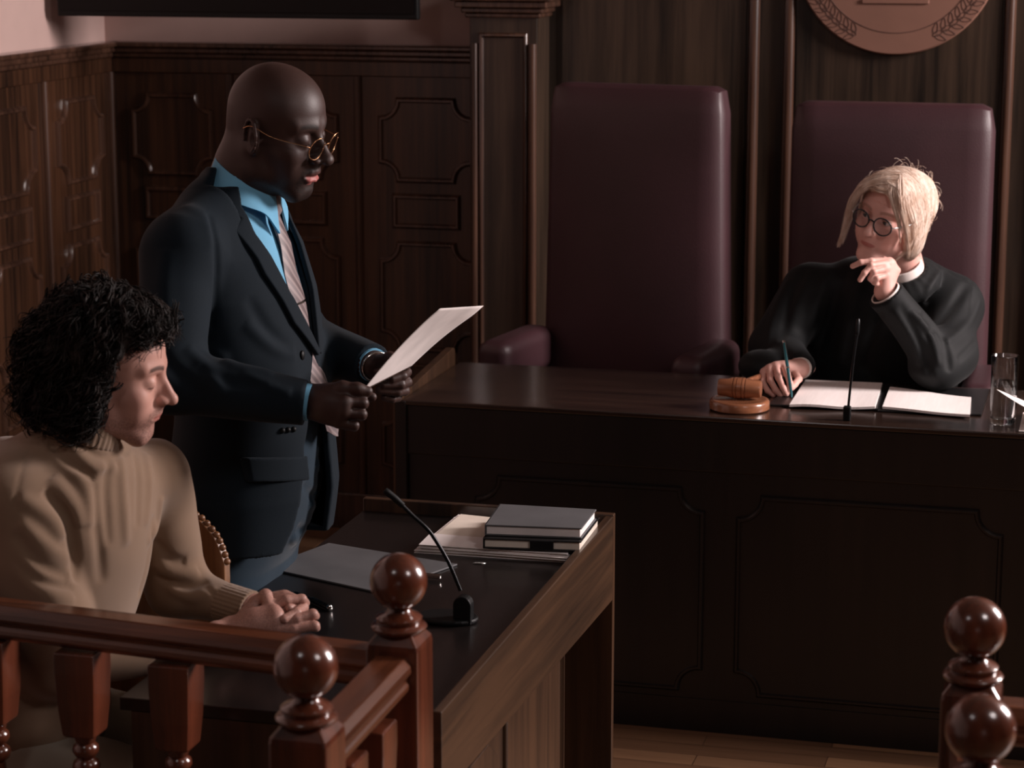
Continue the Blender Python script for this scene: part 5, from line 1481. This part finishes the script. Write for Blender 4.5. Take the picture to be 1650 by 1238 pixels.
for sx, sy in ((-1.95, -.17), (-1.95, .17), (-1.61, -.17), (-1.61, .17)):
    bm = new_bm(); box(bm, (sx - .018, 3.42 + sy - .018, 0), (sx + .018, 3.42 + sy + .018, .462)); link('leg', bm, M['wood_chair'], ch, bevel=.003)
# ------------------------------------------------------------------ the judge
jg = thing('person', (-.60, 6.12, 0), 'seated blond judge in black robe and round dark glasses, chin on one hand', 'person')
SK3 = skin_mat('fair_skin', (222, 174, 162), (190, 120, 112), (150, 110, 92), rough=.5, spec=.4)
H3 = Head((-.5705, 5.925, 1.253), azel(-113, -4), math.radians(-17), .955, nose=.95, lips=.58, lip_x=-.004, eye=1.1, brow=.75, jaw=.92)
S = Solid(); H3.build(S)
S.rc(H3.w((-.035, 0, -.03)), (-.530, 6.035, 1.075), .049, .049, .03)
def crease(S, H, pts, r, k=.004): S.chain([H.w(p) for p in pts], [r * H.s] * len(pts), k, 's')
for y in (-1, 1):
    crease(S, H3, [(.101, y*.019, -.036), (.096, y*.027, -.050), (.086, y*.035, -.066)], .0012, .006)
    crease(S, H3, [(.088, y*.028, -.072), (.082, y*.032, -.086)], .0011, .005)
    crease(S, H3, [(.088, y*.018, -.010), (.086, y*.032, -.015), (.078, y*.044, -.010)], .0009, .005)
for z in (.050, .060, .070): crease(S, H3, [(.083, -.034, z), (.0885, 0, z + .002), (.083, .034, z)], .0008, .004)
hm = S.mesh(.0022)
# hand under the chin
N = Solid(); wL = at(1425, 470, d=5.79)
N.rc(at(1436, 490, d=5.80), wL, .022, .021, .01); N.rc(wL, at(1433, 425, d=5.79), .021, .016, .01); N.rc(wL, at(1424, 432, d=5.775), .020, .016, .014); N.rc(wL, at(1440, 436, d=5.80), .018, .014, .014)
finger(N, px_pts([(1433, 420, 5.785), (1404, 421, 5.765), (1387, 423, 5.765), (1374, 429, 5.775)]), .0086)
finger(N, px_pts([(1431, 424, 5.775), (1404, 428, 5.75), (1393, 440, 5.75), (1386, 451, 5.755)]), .0086)
finger(N, px_pts([(1429, 433, 5.77), (1408, 438, 5.75), (1403, 449, 5.76), (1409, 456, 5.78)]), .0084)
finger(N, px_pts([(1428, 444, 5.77), (1413, 448, 5.755), (1411, 456, 5.765), (1416, 460, 5.78)]), .0076)
finger(N, px_pts([(1438, 452, 5.80), (1445, 436, 5.815), (1438, 424, 5.83), (1425, 418, 5.835)]), .0098)
h1 = N.mesh(.0018)
# writing hand
N = Solid(); wR = at(1288, 594, d=5.91)
N.rc(at(1300, 592, d=5.98), wR, .022, .022, .01)
kn = px_pts([(1262, 590, 5.86), (1251, 590, 5.858), (1240, 594, 5.86), (1231, 600, 5.866)])
for p, r in zip(kn, (.012, .012, .0115, .011)): N.rc(wR, p, .019, r, .012)
finger(N, px_pts([(1262, 589, 5.86), (1268, 602, 5.82), (1273, 618, 5.80), (1272, 630, 5.80)]), .0086)
finger(N, px_pts([(1251, 589, 5.858), (1254, 608, 5.815), (1262, 625, 5.80), (1267, 635, 5.80)]), .0088)
finger(N, px_pts([(1240, 593, 5.86), (1241, 613, 5.82), (1250, 629, 5.81), (1258, 637, 5.81)]), .0086)
finger(N, px_pts([(1231, 599, 5.866), (1229, 616, 5.83), (1237, 630, 5.82), (1246, 637, 5.82)]), .0078)
finger(N, px_pts([(1281, 600, 5.88), (1287, 611, 5.845), (1281, 619, 5.82), (1276, 625, 5.805)]), .0096)
h2 = N.mesh(.0018)
B_ = Solid(); B_.el((-.60, 6.10, .90), (.15, .09, .20)); B_.el((-.60, 6.12, .62), (.16, .11, .13), k=.05)
shL, elL = A_(-.413, 6.085, .992), A_(-.428, 5.855, .885)
shR, elR = A_(-.795, 6.055, 1.028), A_(-.868, 5.985, .885)
for a, b, c in ((shL, elL, wL), (shR, elR, wR)): B_.rc(a, b, .042, .034, .03); B_.rc(b, c, .032, .020, .01)
for x in (-.69, -.51): B_.rc((x, 6.10, .58), (x, 5.78, .55), .06, .045, .03); B_.rc((x, 5.78, .55), (x, 5.80, .09), .042, .03, .01)
P, F = join(hm, h1, h2, B_.mesh(.012))
mk = face_masks(H3, P, 'none'); jg_body = add_mesh('body', P, F, SK3, jg, mk)
H3.eyes(jg_body, M['iris'], (1, -.38, .02), M['eyewhite'])
a, b = px_pts([(1387, 423, 5.765), (1374, 429, 5.775)]); nail(jg_body, a, b, tocam(b) + A_(0, 0, .6), .0066, M['nail'])
a, b = px_pts([(1393, 440, 5.75), (1386, 451, 5.755)]); nail(jg_body, a, b, tocam(b), .0066, M['nail'])
# robe
RB = Solid()
RB.el((-.600, 6.105, .93), (.195, .105, .19)); RB.el((-.605, 6.10, .72), (.22, .125, .20), None, .08); RB.el((-.60, 6.00, .60), (.22, .22, .10), None, .08)
RB.rc(shL + A_(-.02, 0, 0), (-.535, 6.065, 1.045), .070, .068, .05); RB.rc(shR + A_(.02, 0, 0), (-.56, 6.065, 1.045), .062, .068, .05)
RB.rc((-.500, 6.075, 1.078), (-.43, 6.085, 1.015), .048, .070, .04); RB.rc((-.575, 6.07, 1.075), (-.66, 6.07, 1.045), .048, .066, .04)
RB.rc(shL, elL, .076, .062, .04); RB.rc(elL, wL - (wL - elL) * .02, .056, .046, .035)
RB.el(at(1530, 575, d=5.95), (.075, .10, .065), None, .04); RB.el(at(1502, 598, d=5.86), (.055, .06, .030), None, .03); RB.rc(at(1478, 545, d=5.84), at(1508, 606, d=5.85), .030, .026, .02)
RB.rc(shR, elR, .072, .066, .04); RB.rc(elR, wR + A_(0, .03, .0), .058, .040, .03); RB.el(at(1226, 590, d=5.97), (.060, .07, .045), None, .03)
RB.pl((0, 0, .50), (0, 0, -1), .01)
RB.fn(cutplane(wL - (wL - elL) * .03, wL - elL, wL + unit(wL - elL) * .04, .075), .002, 's')
e = wR + A_(.005, .025, 0); RB.fn(cutplane(e, wR - elR - A_(0, .05, 0), e + unit(wR - elR) * .05, .075), .002, 's')
# neck opening
nk = H3.w((-.035, 0, -.06)); RB.rc(nk, (-.543, 6.01, 1.07), .0500, .046, .006, 's'); RB.rc((-.545, 5.99, 1.09), (-.562, 5.955, 1.04), .036, .006, .01, 's')
ax_n = unit(A_(-.530, 6.035, 1.075) - H3.w((-.035, 0, -.03)))
for dz_, rr_, tr_ in ((.016, .0615, .0095), (.030, .068, .014), (.044, .074, .018)):
    rp = ring_pts(A_(-.543, 6.000, 1.105) + ax_n * dz_, ax_n, rr_, 20); RB.chain(list(rp) + [rp[0]], [tr_] * 21, .012)
RB.fn(lambda P: np.maximum(P[:, 2] - .8135, P[:, 1] - 5.935), .006, 's')
folds(RB, [([(1505, 415), (1535, 440), (1560, 452), (1590, 470)], .006, -.006), ([(1520, 430), (1495, 470), (1480, 520)], .008, .006), ([(1560, 455), (1530, 500), (1490, 545)], .012, -.010), ([(1580, 480), (1560, 520), (1520, 555)], .010, .009), ([(1590, 495), (1580, 540), (1545, 580)], .008, -.008),
           ([(1468, 500), (1500, 540), (1512, 590)], .008, .010), ([(1480, 500), (1520, 545), (1530, 600)], .008, -.010), ([(1440, 500), (1470, 550), (1480, 590)], .010, .007), ([(1450, 490), (1490, 570), (1500, 620)], .008, -.007),
           ([(1400, 440), (1370, 500), (1350, 590)], .014, .009), ([(1370, 430), (1340, 500), (1320, 580)], .014, -.009), ([(1340, 430), (1310, 500), (1300, 570)], .014, .009), ([(1300, 430), (1275, 480), (1260, 550)], .012, -.009), ([(1270, 450), (1250, 500), (1235, 560)], .012, .008), ([(1420, 500), (1400, 560), (1395, 600)], .012, -.008)])
RB.disp(wav(51, 28, .003))
add_mesh('robe', *RB.mesh(.0058), M['robe'], jg)
# white blouse: stand collar and cuffs
ax = unit(A_(-.530, 6.035, 1.075) - H3.w((-.035, 0, -.03))); c0 = A_(-.543, 6.000, 1.105)
Cl = Solid()
def coll(P):
    q = P - c0; h = q @ ax; rad = np.linalg.norm(q - h[:, None] * ax, axis=1)
    R_ = .0530 + .12 * np.clip(h, -.05, .06)
    return band(np.abs(rad - R_) - .0024, np.abs(h + .004) - .0125, .0015)
Cl.fn(coll, 0, 'u', c0 - .085, c0 + .085); Cl.ops[0] = ('u', 0, ('fn', coll), c0 - .085, c0 + .085)
Cl.fn(cutplane(A_(-.575, 5.948, 1.09), A_(.5, .3, .8), A_(-.60, 5.93, 1.10), .03), .002, 's') if False else None
add_mesh('blouse_collar', *Cl.mesh(.0026), M['white_cloth'], jg)
uL = unit(wL - elL); cuff_band('blouse_cuff', wL - uL * .014, wL - uL * .002, .0395, .040, .003, M['white_cloth'], jg)
uR = unit(wR - A_(*at(1300, 592, d=5.98))); cuff_band('blouse_cuff', wR - uR * .02, wR - uR * .004, .028, .028, .003, M['white_cloth'], jg)
# pen
pt, pb = Vector(at(1276, 641, Z=T + .014)), Vector(at(1263, 550, d=5.86))
pn = thing('writing_pen', pt, 'teal and silver pen standing in the writing hand of the judge', 'pen')
M['teal_metal'] = plain('teal_pen_metal', (60, 120, 130), .25, metal=.7)
bm = new_bm(); tube(bm, [pt.lerp(pb, t) for t in (0, .06, .12, .5, .52, .9, .92, 1)], [.0008, .0028, .0038, .0042, .0046, .0044, .0038, .0036], 14); link('barrel', bm, M['teal_metal'], pn, smooth=True)
bm = new_bm(); tube(bm, [pt.lerp(pb, t) for t in (.50, .53)], .0050, 14); tube(bm, [pt.lerp(pb, t) + Vector((.0035, -.0035, 0)) for t in (.62, .8, .97)], .0012, 6); tube(bm, [pt.lerp(pb, t) for t in (.96, 1.0)], .0042, 12); link('trim_rings', bm, M['chrome'], pn, smooth=True)
# glasses
M['dark_frame'] = plain('dark_teal_acetate', (16, 30, 38), .25, coat=.4)
M['silver_frame'] = plain('silver_temple', (200, 205, 205), .3, metal=.5)
spectacles(H3, jg, M['dark_frame'], .0255, .0021, .0335, -.001, .104, .10, .93, M['silver_frame'], .0016)
# hair
M['hair_blond'] = hair_mat('blond_hair', (208, 180, 160), (238, 220, 206), .42, .45)
HS = Solid(); w3 = H3.w; q_ = H3.s
for c, r, k in (((-.020, 0, .044), (.106, .088, .086), .02), ((-.085, .010, .020), (.052, .070, .080), .03), ((-.022, .070, -.020), (.052, .026, .070), .025), ((-.050, .060, -.070), (.034, .026, .045), .02), ((-.020, -.070, -.010), (.050, .022, .060), .02), ((-.118, .012, .050), (.028, .034, .046), .02), ((.046, 0, .092), (.048, .062, .032), .02)):
    HS.el(w3(c), A_(*r) * q_, H3.rot(), k)
HS.el(w3((.100, -.006, .002)), A_(.060, .062, .080) * q_, H3.rot(), .012, 's')
HS.el(w3((.060, 0, -.060)), A_(.068, .076, .068) * q_, H3.rot(), .012, 's')
LOCKS = []
0 and HS.chain([w3(p) for p in ((.074, -.010, .100), (.086, -.048, .080), (.074, -.074, .040), (.060, -.084, -.02), (.050, -.090, -.075), (.044, -.096, -.120))], [.010, .011, .011, .010, .008, .002], .012)
0 and HS.chain([w3(p) for p in ((.078, .022, .096), (.090, .040, .070), (.080, .062, .030), (.066, .070, -.005))], [.009, .009, .008, .004], .012)
HS.rc(w3((-.02, 0, -.13)), w3((.03, 0, -.15)), .05, .05, .01, 's')
hb = Solid(); hb.ops = list(HS.ops); hb.disp(wav(61, 160, .0016, stretch=(1, 1, .35)))
bm_ = hb.mesh(.0032)
rg = np.random.default_rng(12)
def project(q, off):
    for _ in range(4):
        d = HS.ev(q); e = .002
        G = np.stack([HS.ev(q + e * np.eye(3)[i]) - d for i in range(3)], 1) / e
        g = np.maximum((G * G).sum(1), .3)
        q = q - G * np.clip((d - off) / g, -.02, .02)[:, None]
    return q
lines = []
for k in range(2300):
    s_ = 1 if rg.random() < .62 else -1; u = rg.random(); x0 = .092 - .19 * u
    jit = lambda a=.006: rg.normal(size=3) * a
    if s_ > 0:
        P5 = [(x0, .018, .128 - .25 * max(0, x0 - .02) ** 1.2), (x0 * .95 - .008, .058, .100), (x0 * .75 - .022, .086, .040), (x0 * .55 - .035, .090, -.020), (x0 * .35 - .040, .078, -.065), (x0 * .25 - .046, .066, -.105)]
        if u > .55: P5 = [P5[0], P5[1], (x0 * .9 - .02, .075, .045), (x0 - .01, .050, .03), (-.135, .020, .045 + .03 * rg.normal()), (-.140, .012, .055)]
    else:
        P5 = [(x0, .018, .128 - .25 * max(0, x0 - .02) ** 1.2), (x0 * .95, -.040, .108), (x0 * .8 - .005, -.080, .045), (x0 * .62 - .0, -.090, -.020), (x0 * .52 + .0, -.092, -.070), (x0 * .48 + .0, -.096, -.115)]
        if u > .35: P5 = [P5[0], P5[1], (x0 * .7 - .03, -.080, .04), (x0 * .6 - .05, -.070, -.02), (-.06, -.060, -.06), (-.07, -.05, -.10)]
    q = np.array(catmull([np.array(p) + jit(.004) for p in P5], 4)); q = H3.o + H3.s * (q @ H3.R.T)
    q = project(q, rg.uniform(.0002, .0035)); 
    L_ = H3.loc(q); L_[:, :] += 0
    lines.append(q[:21])
def lock(G, m_, spread, n=21):
    G = np.array(catmull([np.array(p) for p in G], 8)); ii = np.linspace(0, len(G) - 1, n); G = np.stack([np.interp(ii, np.arange(len(G)), G[:, a]) for a in range(3)], 1)
    ss = np.linspace(0, 1, n)
    for _ in range(m_):
        o1 = rg.normal(size=3) * spread; o2 = o1 * .7 + rg.normal(size=3) * spread * .5
        Lr = rg.uniform(.72, 1.0); jj = ss * Lr * (n - 1); Gq = np.stack([np.interp(jj, np.arange(n), G[:, a]) for a in range(3)], 1)
        q = Gq + np.outer(1 - ss, o1) + np.outer(ss * (1 - .45 * ss), o2) + np.outer(np.sin(ss * 9 + rg.uniform(0, 6)), rg.normal(size=3) * .0008)
        lines.append(H3.o + H3.s * (q @ H3.R.T))
lock([(.060, .020, .124), (.082, -.014, .112), (.096, -.050, .082), (.086, -.078, .035), (.072, -.088, -.02), (.060, -.094, -.075), (.050, -.102, -.125)], 300, .0050)
lock([(.050, .016, .126), (.074, -.030, .112), (.082, -.066, .072), (.064, -.086, .020), (.050, -.092, -.035), (.042, -.098, -.090), (.036, -.10, -.120)], 220, .0054)
lock([(.064, .018, .122), (.090, .020, .098), (.094, .040, .066), (.085, .060, .030), (.074, .072, -.005), (.060, .078, -.04)], 60, .0024)
lock([(.055, .022, .124), (.082, .048, .090), (.078, .070, .045), (.058, .084, .0), (.030, .088, -.05), (.0, .084, -.09)], 190, .0046)
lock([(.060, .020, .124), (.086, .034, .094), (.088, .054, .055), (.076, .070, .015), (.054, .080, -.03)], 40, .0024)
lock([(.086, -.050, .088), (.094, -.020, .090), (.094, .010, .092), (.080, .030, .100)], 110, .0044)
lock([(-.10, .03, -.01), (-.075, .052, -.06), (-.055, .060, -.10), (-.05, .066, -.135)], 60, .0060)
lock([(-.095, .045, .02), (-.085, .062, -.04), (-.078, .066, -.085), (-.088, .070, -.125)], 45, .0085)
lock([(.03, .086, .02), (.015, .088, -.03), (.022, .076, -.075), (.038, .062, -.105)], 26, .0030)
n = 21; sz = np.linspace(0, 1, n); rad = (.00072 * (1 - .7 * sz ** 3))[None] * rg.uniform(.6, 1.3, (len(lines), 1))
sp, sf = strand_mesh(lines, rad)
fly = []
for k in range(110):
    p = w3(A_(-.03, 0, .04) + unit(rg.normal(size=3) + A_(-.4, .3, .5)) * A_(.110, .094, .094)); 
    lp = H3.loc(p[None])[0]
    if lp[0] > .04 or lp[2] < -.06: continue
    o_ = unit(p - H3.w((-.03, 0, .04))); t = unit(np.cross(o_, rg.normal(size=3))); L = rg.uniform(.015, .04); ss = np.linspace(0, 1, n)
    fly.append(p + np.outer(ss * L, t) + np.outer(np.sin(ss * 2.2) * L * .35, o_))
fp, ff_ = strand_mesh(fly, .00035)
P, F = join(bm_, (sp, sf), (fp, ff_)); jh = add_mesh('blond_hair', P, F, M['hair_blond'], jg)
bm = new_bm(); tube(bm, [w3((-.128 - .01 * math.sin(t), .040 * math.cos(t) * .8 + .012, .050 + .044 * math.sin(t))) for t in np.linspace(-1.2, 1.4, 12)], .0035, 8); link('hair_clip', bm, M['gold'], jh, smooth=True)
